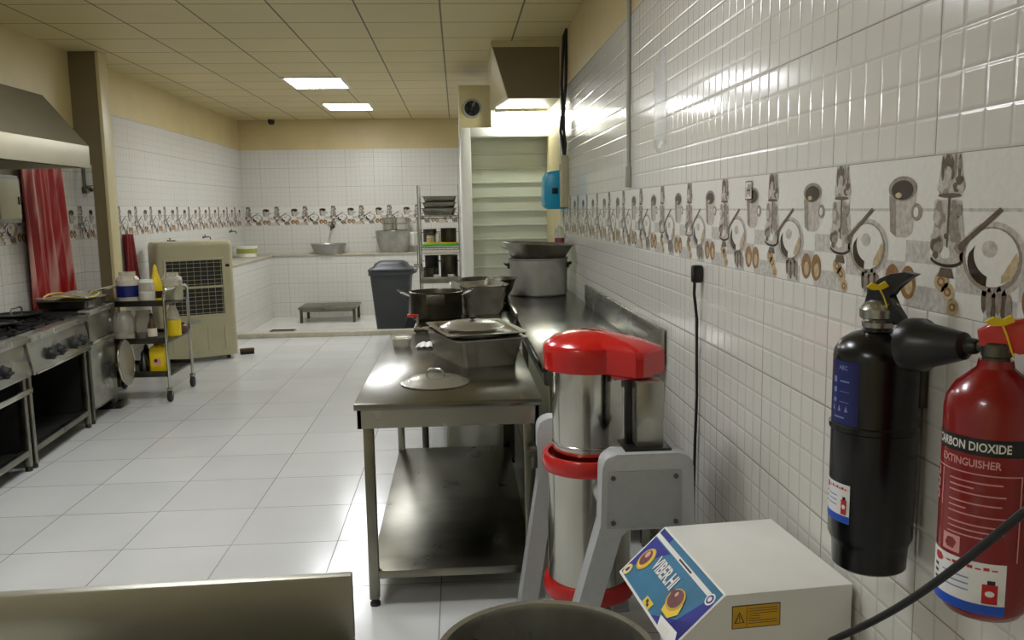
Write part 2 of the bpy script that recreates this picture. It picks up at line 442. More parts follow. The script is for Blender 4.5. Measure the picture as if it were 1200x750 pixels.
# ---------------- the passage on the right: frame, shutter, bulkhead
fr = MB(); fr.box(.055, .15, 8.55, 8.70, 0, 2.40, .006); fr.box(.151, .935, 8.55, 8.70, 2.31, 2.40, .006)
struct(fr.build('door_1', 'white_frame'))
sh = MB()
for i in range(17):
    z = -.02 + i * .146
    sh.prism([(8.80, z), (8.80, z + .120), (8.775, z + .128), (8.775, z + .142), (8.81, z + .146), (8.86, z + .146), (8.86, z)], .14, .935, 'x')
struct(sh.build('door_2', 'shutter'))
bh = MB()
bh.loft([[(.335, 7.6, 3.05), (.93, 7.6, 3.05), (.93, 8.55, 3.05), (.335, 8.55, 3.05)], [(.335, 7.6, 3.02), (.93, 7.6, 3.02), (.93, 8.55, 3.02), (.335, 8.55, 3.02)],
         [(.475, 7.6, 2.56), (.93, 7.6, 2.56), (.93, 8.55, 2.56), (.375, 8.55, 2.56)]])
bh.mi = 1
bh.box(.335, .93, 7.59, 7.60, 3.0, 3.05)
struct(bh.build('bulkhead', ['beige_dark', 'cream']))
# side of the bulkhead is the lighter ceiling board
struct(MB().loft([[(.328, 7.62, 3.045), (.334, 7.62, 3.045), (.334, 8.55, 3.045), (.328, 8.55, 3.045)],
                  [(.466, 7.62, 2.565), (.472, 7.62, 2.565), (.372, 8.55, 2.565), (.366, 8.55, 2.565)]]).build('trim_7', 'cream'))
struct(box('wall_over_door', 'white_frame', .36, .93, 8.55, 8.8, 2.395, ZC))
lb = struct(box('wall_over_passage', 'cream', .04, .36, 8.75, 9.6, 2.38, 2.84))
vf = thing('exhaust_fan', 'round dark exhaust fan opening in the beige box above the doorway', 'fan', (.175, 8.75, 2.61))
MB().lathe([(.078, 0), (.098, 0), (.098, .018), (.078, .018)], M4=Matrix.Rotation(PI / 2, 4, 'X'), seg=32, closed=True).build('ring', 'grey', vf)
b_ = MB(); b_.lathe([(0, .004), (.079, .004), (.079, .001), (0, .001)], M4=Matrix.Rotation(PI / 2, 4, 'X'), seg=32)
b_.build('fan_recess', 'mesh_dark', vf)
b_ = MB()
for k in range(5):
    a = 2 * PI * k / 5
    b_.box(.012, .072, -.010, -.006, -.018, .018, M4=Matrix.Rotation(a, 4, 'Y') @ Matrix.Rotation(.4, 4, 'X'))
b_.lathe([(0, .005), (.02, .005), (.02, .016), (0, .018)], M4=Matrix.Rotation(PI / 2, 4, 'X'), seg=16)
b_.build('fan_blades', 'black', vf)

# ------------------------------------------------------------------ lamps
def panel_light(x0, y0, label, lx=.60, ly=.75):
    t = thing('ceiling_light', label, 'ceiling light', (x0 + lx / 2, y0 + ly / 2, ZC), 0, 'square panel lights in the ceiling')
    f = MB(); e = .03
    f.box(-lx / 2 - e, lx / 2 + e, -ly / 2 - e, -ly / 2, -.014, 0); f.box(-lx / 2 - e, lx / 2 + e, ly / 2, ly / 2 + e, -.014, 0)
    f.box(-lx / 2 - e, -lx / 2, -ly / 2, ly / 2, -.014, 0); f.box(lx / 2, lx / 2 + e, -ly / 2, ly / 2, -.014, 0)
    f.build('frame', 'white', t)
    MB().box(-lx / 2, lx / 2, -ly / 2, ly / 2, -.012, -.002).build('diffuser', 'lamp', t)
    return t
panel_light(-1.85, 9.55, 'lit panel light in the ceiling, the larger and nearer of the pair')
panel_light(-1.78, 11.8, 'lit panel light in the ceiling, the smaller one closer to the back wall', ly=.7)
panel_light(-1.85, 5.0, 'lit ceiling panel light over the middle of the kitchen floor')
panel_light(-1.05, 2.7, 'lit ceiling panel light over the front of the long steel table')
panel_light(-2.6, -1.0, 'added ceiling panel light out of view behind the viewer, brightening front faces')  # unseen lamp, added to brighten front faces and the steel upstand
t = thing('tube_light', 'bright tube light fixed under the bulkhead over the shutter doorway', 'lamp', (.66, 8.42, 2.56))
MB().box(-.27, .25, -.03, .03, -.03, 0, .004).build('batten', 'white', t)
MB().tube([(-.25, 0, -.048), (.23, 0, -.048)], .017, 12).build('tube', 'tube', t)

# ------------------------------------------------------------------ steel tables and counter
def table(loc, sx, sy, h, shelf, label, apron=.075, t=.028, lip=False, mat='steel_table', feet=True, shelf_in=0.):
    o = thing('steel_table', label, 'table', loc)
    tp = MB().box(0, sx, 0, sy, h - t, h, .004).build('tabletop', mat, o)
    ap = MB(); i = .012
    ap.box(i, sx - i, i, i + .015, h - t - apron, h - t); ap.box(i, sx - i, sy - i - .015, sy - i, h - t - apron, h - t)
    ap.box(i, i + .015, i, sy - i, h - t - apron, h - t); ap.box(sx - i - .015, sx - i, i, sy - i, h - t - apron, h - t)
    ap.build('apron', 'steel', o)
    for lx in (.03, sx - .07):
        for ly in (.03, sy - .07):
            l = MB().box(lx, lx + .04, ly, ly + .04, .03, h - t - .02, .003).build('leg', 'steel_shelf', o)
            MB().lathe([(0, 0), (.021, 0), (.021, .012), (.014, .016), (.014, .03), (0, .03)], lx + .02, ly + .02, 0, 16).build('foot', 'rubber', l)
    if shelf:
        MB().box(.035, sx - .035, .035 + shelf_in, sy - .035, shelf - .034, shelf, .003).build('shelf', 'steel_shelf', o)
    if lip:
        MB().box(sx - .02, sx, 0, sy, h, h + .075, .003).build('side_upstand', mat, o)
    return o
table((-.425, 3.24, 0), .74, 1.84, .852, .15, 'long stainless steel work table with one low shelf and a roasting pan on it')
table((-.285, 5.12, 0), .64, 1.45, .885, .30, 'second steel table with raised right edge, carrying the black pot and foil tray', lip=True)
# counter along the right wall
ct = thing('steel_counter', 'long steel counter with upturned back edge fixed along the tiled right wall', 'counter', (.36, 3.70, 0))
MB().box(0, .56, 0, 3.6, .865, .905, .004).build('countertop', 'steel_table', ct)
MB().box(.535, .56, 0, 2.25, .905, 1.05, .004).build('backsplash', 'steel', ct)
MB().box(.02, .54, .01, .03, .80, .866).box(.015, .035, .03, 3.57, .80, .866).build('apron', 'steel_shelf', ct)
for lx in (.04, .47):
    for ly in (.05, 1.7, 3.5):
        MB().box(lx, lx + .04, ly, ly + .04, 0, .86, .003).build('leg', 'steel_shelf', ct)
MB().box(0.03, .53, .05, 3.55, .26, .29, .003).build('shelf', 'steel_shelf', ct)
# the near steel worktop, only its raised far edge in view
nt_ = thing('steel_worktop', 'steel worktop with a raised edge, cut off at the bottom left corner', 'table', (-.205, 1.46, 0), R(2.0))
q = MB().box(-1.1, 0, -.65, -.005, .80, .832, .003).build('worktop', 'steel_table', nt_)
MB().box(-1.1, 0, -.022, 0, .832, .957, .004).build('upstand', 'steel_panel', nt_)
for lx in (-1.06, -.06):
    for ly in (-.6, -.06):
        MB().box(lx, lx + .04, ly, ly + .04, 0, .80, .003).build('leg', 'steel_shelf', nt_)

# ------------------------------------------------------------------ the grinder
g = thing('wet_grinder', 'tall steel drum grinder with red lid and rings on a grey cast stand', 'grinder', (.5, 2.95, 0))
GX, GY = -.045, 0.
def rounded(x0, x1, z0, z1, r, n=5):
    out = []
    for cx, cz, a0 in ((x1 - r, z1 - r, 0), (x0 + r, z1 - r, 90), (x0 + r, z0 + r, 180), (x1 - r, z0 + r, 270)):
        out += [(cx + r * math.cos(R(a0 + 90 * i / n)), cz + r * math.sin(R(a0 + 90 * i / n))) for i in range(n + 1)]
    return out
MB().lathe([(.0, .21), (.152, .21), (.152, .69), (.146, .69), (.146, .66), (0, .66)], GX, GY, 0, 48).build('lower_drum', 'steel_polish', g)
for z in (.195, .665):
    rg = MB().lathe([(.148, z), (.166, z), (.170, z + .012), (.170, z + .042), (.164, z + .056), (.148, z + .056)], GX, GY, 0, 48, closed=True).build('red_ring', 'red_plastic', g)
ud = MB().lathe([(0, .69), (.105, .69), (.124, .70), (.131, .72), (.131, 1.035), (0, 1.035)], GX, GY, 0, 48).build('upper_drum', 'steel_polish', g)
MB().lathe([(.1315, .755), (.1335, .757), (.1335, .763), (.1315, .765)], GX, GY, 0, 48).build('seam_bead', 'steel_polish', ud)
# lid: round cap with an arm reaching over the column
ax = Vector((.2, -.20)).normalized(); nx = Vector((-ax.y, ax.x))
def lid_outline(rs, arm):
    pts = []
    half = .085 * arm
    a_in = math.asin(half / rs)
    base = math.atan2(ax.y, ax.x)
    for i in range(33):
        a = base + a_in + (2 * PI - 2 * a_in) * i / 32
        pts.append((rs * math.cos(a), rs * math.sin(a)))
    L = .275 * arm + (rs - .16) * .3
    e1 = ax * L - nx * half; e0 = ax * L + nx * half
    m1 = ax * (L - .02) - nx * half; m0 = ax * (L - .02) + nx * half
    pts += [tuple(m1), tuple(ax * L - nx * (half - .02)), tuple(ax * L + nx * (half - .02)), tuple(m0)]
    return pts
rings = []
for rs, arm, z in ((.156, .97, 1.030), (.161, 1., 1.033), (.163, 1., 1.09), (.163, 1., 1.112), (.157, .97, 1.123), (.125, .74, 1.144), (.075, .44, 1.160), (.02, .12, 1.166)):
    rings.append([(GX + x, GY + y, z) for x, y in lid_outline(rs, arm)])
lidm = MB().loft(rings).build('lid', 'red_plastic', g, ang=40)
# hinge block under the arm
hb = MB(); Mh = Matrix.Translation((GX + ax.x * .19, GY + ax.y * .19, 0)) @ Matrix.Rotation(math.atan2(ax.y, ax.x), 4, 'Z')
hb.box(-.05, .05, -.06, .06, 1.012, 1.034, .006, M4=Mh); hb.build('hinge_block', 'red_plastic', lidm)
hs = MB(); hs.box(-.02, .045, -.045, -.015, .985, 1.015, .004, M4=Mh).box(-.02, .045, .012, .04, .985, 1.015, .004, M4=Mh); hs.build('hinge', 'steel_dark', g)
cl = MB(); cl.box(.075, .165, -.27, -.185, .80, 1.025, .004); cl.build('column', 'steel', g)
MB().box(.03, .185, -.30, -.17, .797, .808, .002).build('column_base', 'black', g)
MB().box(.045, .068, -.235, -.20, .80, 1.02, .003).build('dark_gap_strip', 'black', g)  # black strip standing in for the shaded gap between drum and column
def a_frame(x0, x1, y0, y1, top, spread, footh=.0):
    r = .045; o = []
    w_ = .07
    o += [(x1 - r + r * math.cos(R(90 * i / 5)), top - r + r * math.sin(R(90 * i / 5))) for i in range(6)]
    o += [(x0 + r + r * math.cos(R(90 + 90 * i / 5)), top - r + r * math.sin(R(90 + 90 * i / 5))) for i in range(6)]
    o += [(x0, .56), (x0 - spread, 0), (x0 - spread + w_, 0), (x0 - spread * .78 + w_, .10), (x0 + w_ - .012, .525), (x0 + w_ + .012, .55)]
    o += [(x1 - w_ - .012, .55), (x1 - w_ + .012, .525), (x1 + spread * .6 * .78 - w_, .10), (x1 + spread * .6 - w_, 0), (x1 + spread * .6, 0), (x1, .56)]
    return MB().prism(o[::-1], y0, y1, 'y', .006)
a_frame(-.051, .25, -.33, -.24, .80, .17).build('side_stand', 'grey_paint', g)
a_frame(-.215, .09, .175, .26, .80, .09).build('side_stand', 'grey_paint', g)
pc = MB().box(-.034, .208, -.337, -.329, .552, .745, .0015).build('cover_plate', 'grey_panel', g)
for x in (-.017, .19):
    for z in (.572, .725):
        MB().lathe([(0, 0), (.008, 0), (.008, .004), (.005, .006), (0, .006)], M4=Matrix.Translation((x, -.337, z)) @ Matrix.Rotation(PI / 2, 4, 'X'), seg=12).build('screw', 'steel_dark', pc)
MB().tube([(-.02, -.24, .62), (-.02, -.14, .62)], .035, 16).build('trunnion', 'grey_paint', g)
MB().tube([(-.045, .14, .62), (-.045, .18, .62)], .035, 16).build('trunnion', 'grey_paint', g)
MB().box(-.19, .11, .19, .24, .06, .10, .006).build('foot_bar', 'grey_paint', g)
kb = MB()
kb.lathe([(0, 0), (.022, 0), (.026, .01), (.026, .03), (.018, .04), (0, .04)], M4=Matrix.Translation((-.215, .215, .66)) @ Matrix.Rotation(-PI / 2, 4, 'Y'), seg=10)
kb.lathe([(0, 0), (.012, 0), (.012, .05), (0, .05)], M4=Matrix.Translation((-.225, .20, .60)), seg=10)
kb.build('lock_knob', 'steel_dark', g)

# ------------------------------------------------------------------ control cabinet with printed panel
cb = thing('control_cabinet', 'white metal cabinet with a slanted blue printed control panel by the wall', 'cabinet', (.565, 2.25, 0), R(5.0))
sec = [(0, .70), (-.135, .576), (-.122, .560), (-.01, .47), (-.01, .04), (.315, .04), (.315, .70)]
MB().prism(sec, -.435, 0, 'y', .004).build('housing', 'white_paint', cb)
for x in (.02, .28):
    for y in (-.40, -.04):
        MB().lathe([(0, 0), (.02, 0), (.018, .042), (0, .042)], x, y, 0, 12).build('foot', 'rubber', cb)
# panel frame: origin at top-far corner, U towards viewer, V down the slope
sl = Vector((-.135, 0, -.124)); SL = sl.length; sl.normalize(); nrm = Vector((-sl.z, 0, sl.x)); nrm = nrm if nrm.z > 0 else -nrm
def pan(u, v, l): 
    q = Vector((0, -.435 * u, .70)) + sl * (SL * v) + nrm * (.0012 + .0005 * l)
    return q
pl = MB(); NAV = ['white_paint', 'teal_ink', 'royal_ink', 'white_ink', 'warn', 'choc', 'paper', 'black_ink', 'yellow', 'pink_ink']
def pp(mi, l, pts): pl.mi = mi; pl.poly([pan(u, v, l) for u, v in pts])
def rect(u0, v0, u1, v1): return [(u0, v0), (u1, v0), (u1, v1), (u0, v1)]
pp(0, 0, rect(.004, .01, .996, .99))
pp(1, 1, rect(.02, .03, .98, .96))
pp(2, 2, rect(.02, .03, .55, .12)); pp(1, 3, rect(.2, .03, .9, .12))
pp(3, 3, rect(.02, .13, .9, .20)); pp(7, 4, rect(.42, .15, .62, .18))
pp(2, 2, [(.02, .22), (.30, .22), (.12, .62), (.02, .96)]); pp(2, 2, [(.80, .96), (.98, .96), (.98, .2), (.92, .2)])
pp(2, 2, [(.62, .96), (.98, .96), (.98, .55)])
pp(3, 4, ell(.93, .2, .04, .09, 16)); pp(2, 5, ell(.93, .2, .028, .065, 16)); pp(3, 6, ell(.93, .2, .016, .04, 12))
# dish with chocolate, top left
pp(4, 4, ell(.14, .54, .075, .20, 20)); pp(8, 5, ell(.14, .54, .062, .17, 20)); pp(5, 6, ell(.13, .53, .05, .14, 18)); pp(9, 7, ell(.12, .48, .022, .06, 12))
pp(8, 4, ell(.065, .86, .04, .10, 16)); pp(3, 5, ell(.065, .86, .029, .075, 16)); pp(7, 6, [(.05, .90), (.08, .90), (.084, .84), (.065, .80), (.05, .85)])
# wrench tag
pp(8, 4, rect(.46, .84, .57, .955)); pp(7, 5, [(.48, .86), (.51, .86), (.52, .895), (.54, .90), (.55, .94), (.52, .94), (.51, .915), (.49, .91)])
# bowl of chocolate
pp(8, 5, [(.63, .60), (.79, .52), (.82, .66), (.77, .80), (.67, .80)]); pp(4, 6, ell(.70, .56, .088, .17, 20)); pp(5, 7, ell(.695, .55, .072, .14, 20)); pp(9, 8, ell(.675, .50, .014, .04, 10))
pp(5, 9, [(.60, .50), (.65, .46), (.66, .56), (.63, .57)])
# curled page corner
pp(6, 4, [(.76, .985), (.70, .84), (.93, .80), (.98, .9), (.98, .985)]); pp(3, 5, [(.78, .985), (.74, .90), (.88, .86), (.90, .985)])
for i, du in enumerate((0, .02)): pp(7, 5, rect(.69 + du, .80, .70 + du, .83))
for poly in text_polys('VIBER.HI', .15, bold=.004):
    pp(3, 5, [(.42 + x * .60, .49 - y * 2.1 + .06) for x, y in poly])
pl.build('printed_panel', NAV, cb, recalc=False)
st = MB(); A = lambda x, z, l: (x, -.435 - .0012 - .0005 * l, z)
def sp_(mi, l, x0, z0, x1, z1): st.mi = mi; st.poly([A(x0, z0, l), A(x1, z0, l), A(x1, z1, l), A(x0, z1, l)])
sx0, sx1, sz0, sz1 = .012, .132, .615, .672
sp_(1, 0, sx0, sz0, sx1, sz1); sp_(0, 1, sx0 + .002, sz0 + .002, sx1 - .002, sz1 - .002)
sp_(1, 2, sx0 + .036, sz0 + .004, sx0 + .0372, sz1 - .004)
st.mi = 1; st.poly([A(sx0 + .006, sz0 + .014, 2), A(sx0 + .031, sz0 + .014, 2), A(sx0 + .0185, sz0 + .042, 2)])
st.mi = 0; st.poly([A(sx0 + .0095, sz0 + .016, 3), A(sx0 + .0275, sz0 + .016, 3), A(sx0 + .0185, sz0 + .0375, 3)])
sp_(1, 4, sx0 + .0175, sz0 + .022, sx0 + .0195, sz0 + .032); sp_(1, 4, sx0 + .0175, sz0 + .018, sx0 + .0195, sz0 + .020)
for i in range(7): sp_(2, 2, sx0 + .042, sz1 - .010 - i * .006, sx0 + (.112 if i not in (3, 4) else .07), sz1 - .0085 - i * .006)
st.build('warning_sticker', ['warn', 'black_ink', 'brown'], cb, recalc=False)

# ------------------------------------------------------------------ stock pot at the bottom edge
t = thing('stock_pot', 'large open steel pot at the bottom edge, in front of the grinder', 'pot', (.175, 1.775, 0))
MB().lathe([(0, 0), (.225, 0), (.238, .015), (.242, .585), (.252, .592), (.256, .600), (.252, .607), (.238, .604), (.234, .59), (.230, .02), (0, .012)], seg=64).build('body', 'steel', t)
for s_ in (-1, 1):
    MB().tube([(s_ * x, y, z) for x, y, z in ((.238, -.07, .47), (.28, -.065, .475), (.295, 0, .475), (.28, .065, .475), (.238, .07, .47))], .008, 8).build('handle', 'steel', t)

# ------------------------------------------------------------------ fire extinguishers
def wrap(mb, mi, R0, pts, l=0, n=10, face=-PI / 2):
    """flat patch laid round a cylinder: x is arc length (right +), z height"""
    mb.mi = mi; r = R0 + .0007 + l * .0004
    def P(x, z):
        a = face + x / R0
        return (r * math.cos(a), r * math.sin(a), z)
    if len(pts) == 2:                           # rectangle (x0,z0),(x1,z1)
        (x0, z0), (x1, z1) = pts
        mb.grid(lambda u, v: P(x0 + (x1 - x0) * u, z0 + (z1 - z0) * v), n, 1)
    else: mb.poly([P(x, z) for x, z in pts])
def wtext(mb, mi, R0, s, size, x, z, l, face, sx=1.):
    for poly in text_polys(s, size, bold=size * .02): wrap(mb, mi, R0, [(x + px * sx, z + pz) for px, pz in poly], l, face=face)
# black powder extinguisher
RB = .082
eb = thing('fire_extinguisher', 'black fire extinguisher with a blue label hanging on the tiled wall', 'fire extinguisher', (XR - RB - .012, 1.62, .888))
H1 = .485
body = MB().lathe([(0, -.035), (.066, -.035), (.072, -.03), (.0735, .012), (.0765, .022), (RB, .034), (RB, .255), (RB + .004, .258), (RB + .004, .268), (RB, .271), (RB, .405), (.080, .418), (.070, .436), (.050, .450), (.03, .456), (.026, .466), (0, .466)], seg=56).build('cylinder', 'black_gloss', eb)
MB().lathe([(0, .464), (.030, .464), (.031, .474), (.027, .476), (.035, .484), (.036, .500), (.027, .512), (.016, .518), (0, .518)], seg=24).build('valve', 'steel', eb)
hd = MB()
LS = 1.3
hd.prism([(x * LS, .472 + (z - .466) * 1.12) for x, z in [(-.020, .500), (-.014, .525), (.002, .545), (.022, .556), (.044, .560), (.062, .557), (.046, .545), (.030, .532), (.020, .516), (.030, .500), (.044, .480), (.040, .468), (.030, .466), (.012, .480), (-.008, .494)]], -.012, .012, 'y', .003)
hd.build('lever', 'black', eb, rz=R(-60))
MB().tube([(.012 + .016 * math.cos(a), -.03, .505 + .008 * math.sin(a)) for a in [2 * PI * i / 14 for i in range(14)]], .002, 6, True).build('pin_ring', 'steel', eb)
sl_ = MB().prism([(-.040, .548), (-.030, .556), (-.016, .551), (-.004, .558), (.004, .548), (-.010, .541), (-.030, .541)], -.030, -.026, 'y').tube([(-.015, -.028, .545), (-.008, -.032, .53), (0, -.032, .51), (0, -.03, .49)], .0015, 6); sl_.build('seal_tag', 'yellow', eb)
fc = math.atan2(-1.62, -.836)                   # side turned to the viewer
lb_ = MB()
LO = .034
wrap(lb_, 0, RB, [(-.106, .272), (-.030, .40)], 0, 14, fc)
wtext(lb_, 1, RB, 'ABC', .012, -.066, .383, 1, fc)
for i in range(3):
    wrap(lb_, 1, RB, [(-.094, .355 - i * .020), (-.084, .367 - i * .022)], 1, 2, fc)
    wrap(lb_, 1, RB, [(-.074, .358 - i * .020), (-.050, .361 - i * .022)], 1, 3, fc)
for i in range(3): wrap(lb_, 1, RB, [(-.096 + i * .018, .298), (-.088 + i * .018, .298), (-.092 + i * .018, .311)], 1, 2, fc)
wrap(lb_, 1, RB, [(-.09, .284), (-.06, .287)], 1, 3, fc)
lb_.build('instruction_label', ['navy_ink', 'pale_ink'], eb, recalc=False)
def maker_label(mb, R0, x0, x1, z0, z1, fc):
    w_ = x1 - x0; h_ = z1 - z0
    wrap(mb, 0, R0, [(x0, z0), (x1, z1)], 0, 12, fc); wrap(mb, 1, R0, [(x0, z0), (x1, z0 + .19 * h_)], 1, 12, fc)
    wrap(mb, 2, R0, [(x0 + w_ * (.2 + .08 * math.cos(a)), z0 + h_ * (.86 + .09 * math.sin(a))) for a in (0, 1, 2, 2.6, 3.6, 4.4, 5.4)], 1, 2, fc)
    for i in range(7): wrap(mb, 2, R0, [(x0 + w_ * (.34 + .085 * i), z0 + h_ * .86), (x0 + w_ * (.40 + .085 * i), z0 + h_ * (.89 + .03 * (i % 2)))], 1, 2, fc)
    for i in range(3): wrap(mb, 3, R0, [(x0 + w_ * .12, z0 + h_ * (.38 + .13 * i)), (x0 + w_ * .2, z0 + h_ * (.44 + .13 * i))], 1, 2, fc)
    for i in range(3): wrap(mb, 4, R0, [(x0 + w_ * .28, z0 + h_ * (.4 + .12 * i)), (x0 + w_ * .62, z0 + h_ * (.43 + .12 * i))], 1, 5, fc)
    wrap(mb, 2, R0, [(x0 + w_ * .76, z0 + h_ * .22), (x0 + w_ * .92, z0 + h_ * .6)], 1, 3, fc)
    wrap(mb, 3, R0, [(x0 + w_ * .81, z0 + h_ * .6), (x0 + w_ * .89, z0 + h_ * .68)], 2, 3, fc)
    wrap(mb, 0, R0, [(x0 + w_ * (.84 + .05 * math.cos(a)), z0 + h_ * (.42 + .06 * math.sin(a))) for a in [2 * PI * i / 10 for i in range(10)]], 2, 2, fc)
mk = MB(); maker_label(mk, RB, -.122, -.040, .07, .150, fc)
mk.build('service_label', ['paper', 'blue_ink', 'red_ink', 'black_ink', 'pale_ink'], eb, recalc=False)
MB().box(.078, .094, -.03, .03, .30, .42, .002).build('wall_bracket', 'steel_dark', eb)
# red carbon dioxide extinguisher
RR = .071
er = thing('fire_extinguisher', 'red carbon dioxide extinguisher with black horn at the right edge', 'fire extinguisher', (XR - RR - .012, 1.262, .925))
MB().lathe([(0, .002), (.03, 0), (.056, .010), (.067, .026), (RR, .05), (RR, .345), (.068, .364), (.056, .386), (.038, .402), (.027, .412), (.025, .424), (0, .424)], seg=56).build('cylinder', 'red_paint', er)
MB().lathe([(0, .422), (.020, .422), (.020, .428), (.022, .430), (.022, .448), (.018, .452), (0, .452)], seg=24).build('valve', 'steel_dark', er)
vh = MB()
vh.prism([(-.024, .446), (-.028, .470), (-.008, .484), (.09, .492), (.11, .478), (.105, .452), (.03, .440), (.02, .436)], -.014, .014, 'y', .004)
vh.prism([(.0, .484), (.12, .512), (.128, .500), (.02, .482)], -.012, .012, 'y', .003)
vh.build('lever', 'red_plastic', er, rz=R(-35))
MB().prism([(-.046, .492), (-.034, .498), (-.018, .494), (-.006, .500), (.0, .490), (-.016, .484), (-.036, .484)], -.040, -.036, 'y').tube([(-.02, -.038, .488), (-.010, -.036, .47), (.0, -.032, .45), (.01, -.028, .43)], .0015, 6).build('seal_tag', 'yellow', er)
# horn: wide mouth towards the black extinguisher
h0 = Vector((-.010, .032, .440)); h1 = Vector((-.060, .150, .425)); dv = h1 - h0; q_ = dv.to_track_quat('Z', 'Y').to_matrix().to_4x4(); L_ = dv.length
MB().lathe([(0, 0), (.010, 0), (.013, .004), (.014, .018), (.023, .024), (.030, .05), (.039, .09), (.046, L_ - .03), (.0475, L_ - .01), (.0465, L_), (.042, L_), (.038, .11), (.026, .06), (0, .03)], seg=32, M4=Matrix.Translation(h0) @ q_).build('horn', 'black', er)
MB().tube([(0, 0, .442), (-.006, .016, .441), h0], .008, 10).build('horn_arm', 'steel_dark', er)
fr_ = math.atan2(-1.262, -.847)
ll = MB()
wrap(ll, 0, RR, [(-.112, .283), (.050, .31)], 0, 18, fr_)
wtext(ll, 1, RR, 'CARBON DIOXIDE', .0195, -.034, .2900, 1, fr_, .76)
wtext(ll, 2, RR, 'EXTINGUISHER', .017, -.032, .264, 1, fr_, .82)
wrap(ll, 2, RR, [(-.112, .252), (.048, .254)], 1, 16, fr_); wrap(ll, 2, RR, [(.046, .115), (.048, .254)], 1, 2, fr_)
wrap(ll, 2, RR, [(-.078, .188), (-.076, .25)], 1, 2, fr_)
for i in range(3):
    wrap(ll, 2, RR, [(-.105, .193 + i * .02), (-.088, .207 + i * .02)], 1, 3, fr_); wrap(ll, 3, RR, [(-.101, .196 + i * .02), (-.094, .203 + i * .02)], 2, 2, fr_)
for i, (a, b) in enumerate(((-.06, .02), (-.06, -.02), (-.06, .025), (-.06, .02), (-.06, -.03), (-.06, .03), (-.06, .02), (-.06, .025), (-.06, .0))):
    z = .238 - i * .0095 - (i // 3) * .006; wrap(ll, 4, RR, [(a, z), (b, z + .0022)], 1, 8, fr_)
wrap(ll, 2, RR, [(-.068, .118), (-.036, .146)], 1, 4, fr_); wrap(ll, 3, RR, [(-.052 + .011 * math.cos(a), .132 + .010 * math.sin(a)) for a in (0.3, 1.2, 2.2, 3.4, 4.1, 5.2)], 2, 2, fr_)
ll.build('instruction_print', ['black_ink', 'white_ink', 'pink_ink', 'red_paint', 'pink_ink'], er, recalc=False)
mk = MB(); maker_label(mk, RR, -.105, .032, .028, .112, fr_)
mk.build('service_label', ['paper', 'blue_ink', 'red_ink', 'black_ink', 'pale_ink'], er, recalc=False)
MB().box(.064, .083, -.025, .025, .25, .45, .002).build('wall_bracket', 'steel_dark', er)
# cable crossing in front of the red extinguisher
cc = []
P0, P1 = Vector((.721, 1.0, 1.20)), Vector((.637, 1.35, .839))
for i in range(15):
    u = i / 14; q = P0.lerp(P1, u); q.z -= .02 * math.sin(PI * u); cc.append(q)
pw = [(.915, .70, 1.40), (.86, .76, 1.37), (.77, .88, 1.29)] + cc + [(.60, 1.50, .60), (.58, 1.58, .20), (.58, 1.62, .01), (.56, 1.70, .008)]
tag(MB().tube(pw, .0062, 10).build('power_cable', 'rubber'), 'thick black cable slanting across the red extinguisher down behind the cabinet', 'cable')

# ------------------------------------------------------------------ fixtures on the right wall
t = thing('plug_cord', 'black plug in the tiled wall with its cord hanging down behind the grinder', 'cord', (XR, 3.16, 1.36))
MB().box(-.042, -.002, -.018, .018, -.055, .012, .008).build('plug', 'black', t)
MB().tube([(-.03, 0, -.05), (-.03, .004, -.10), (-.016, .012, -.20), (-.012, .022, -.35), (-.012, .014, -.5), (-.013, .028, -.7), (-.015, .03, -.9), (-.02, .0, -1.34)], .006, 8).build('cord', 'rubber', t)
t = thing('wall_conduit', 'thin grey conduit running up the tiled right wall from a small box', 'conduit', (XR, 4.51, 1.70))
MB().tube([(-.012, 0, .09), (-.012, 0, 1.35)], .011, 8).build('pipe', 'grey', t)
MB().box(-.03, 0, -.022, .022, 0, .11, .004).build('box', 'grey', t)
t = thing('cable_pair', 'pair of black cables hanging from the ceiling by the bulkhead', 'cable', (XR, 7.05, 0))
for pts in ([(.925, 3.04), (.90, 2.98), (.893, 2.86), (.878, 2.60), (.885, 2.40), (.868, 2.22), (.885, 2.10), (.895, 2.03)], [(.925, 3.03), (.918, 2.96), (.917, 2.80), (.913, 2.60), (.897, 2.42), (.892, 2.25), (.905, 2.12), (.90, 2.03)]):
    dense = []
    for a, b in zip(pts, pts[1:]):
        for k in range(4): dense.append((a[0] + (b[0] - a[0]) * k / 4 - XR, 0, a[1] + (b[1] - a[1]) * k / 4))
    MB().tube(dense + [(pts[-1][0] - XR, 0, pts[-1][1])], .0125, 8).build('cable', 'rubber', t)
t = thing('trunking_box', 'narrow beige electrical box on the wall below the hanging black cables', 'electrical box', (XR, 7.10, 1.60))
MB().box(-.065, 0, -.055, .045, .0, .43, .008).build('housing', 'cooler', t)
MB().box(-.07, -.06, -.04, .03, .30, .36, .003).build('cover', 'grey', t)
t = thing('towel_dispenser', 'turquoise paper towel dispenser on the wall beside the shutter doorway', 'dispenser', (XR, 7.37, 1.585))
MB().prism([(0, 0), (-.14, .0), (-.18, .03), (-.185, .10), (-.178, .27), (-.15, .32), (-.02, .335), (0, .33)], -.14, .14, 'y', .012).build('cover', 'blue_disp', t)
MB().box(-.12, -.07, -.146, -.138, .13, .18, .004).build('lock', 'black', t)
t = thing('soap_bottle', 'small clear soap bottle with pink liquid on the wall by the doorway', 'bottle', (XR - .055, 7.25, 1.27))
MB().lathe([(0, 0), (.04, 0), (.042, .01), (.042, .07), (0, .07)], seg=20).build('liquid', 'pink_liquid', t)
MB().lathe([(.043, .0), (.045, .01), (.045, .14), (.03, .16), (.012, .165), (.012, .18), (0, .18)], seg=20).build('bottle', 'glass', t)
MB().box(.03, .055, -.02, .02, -.004, .10).build('holder', 'white', t)
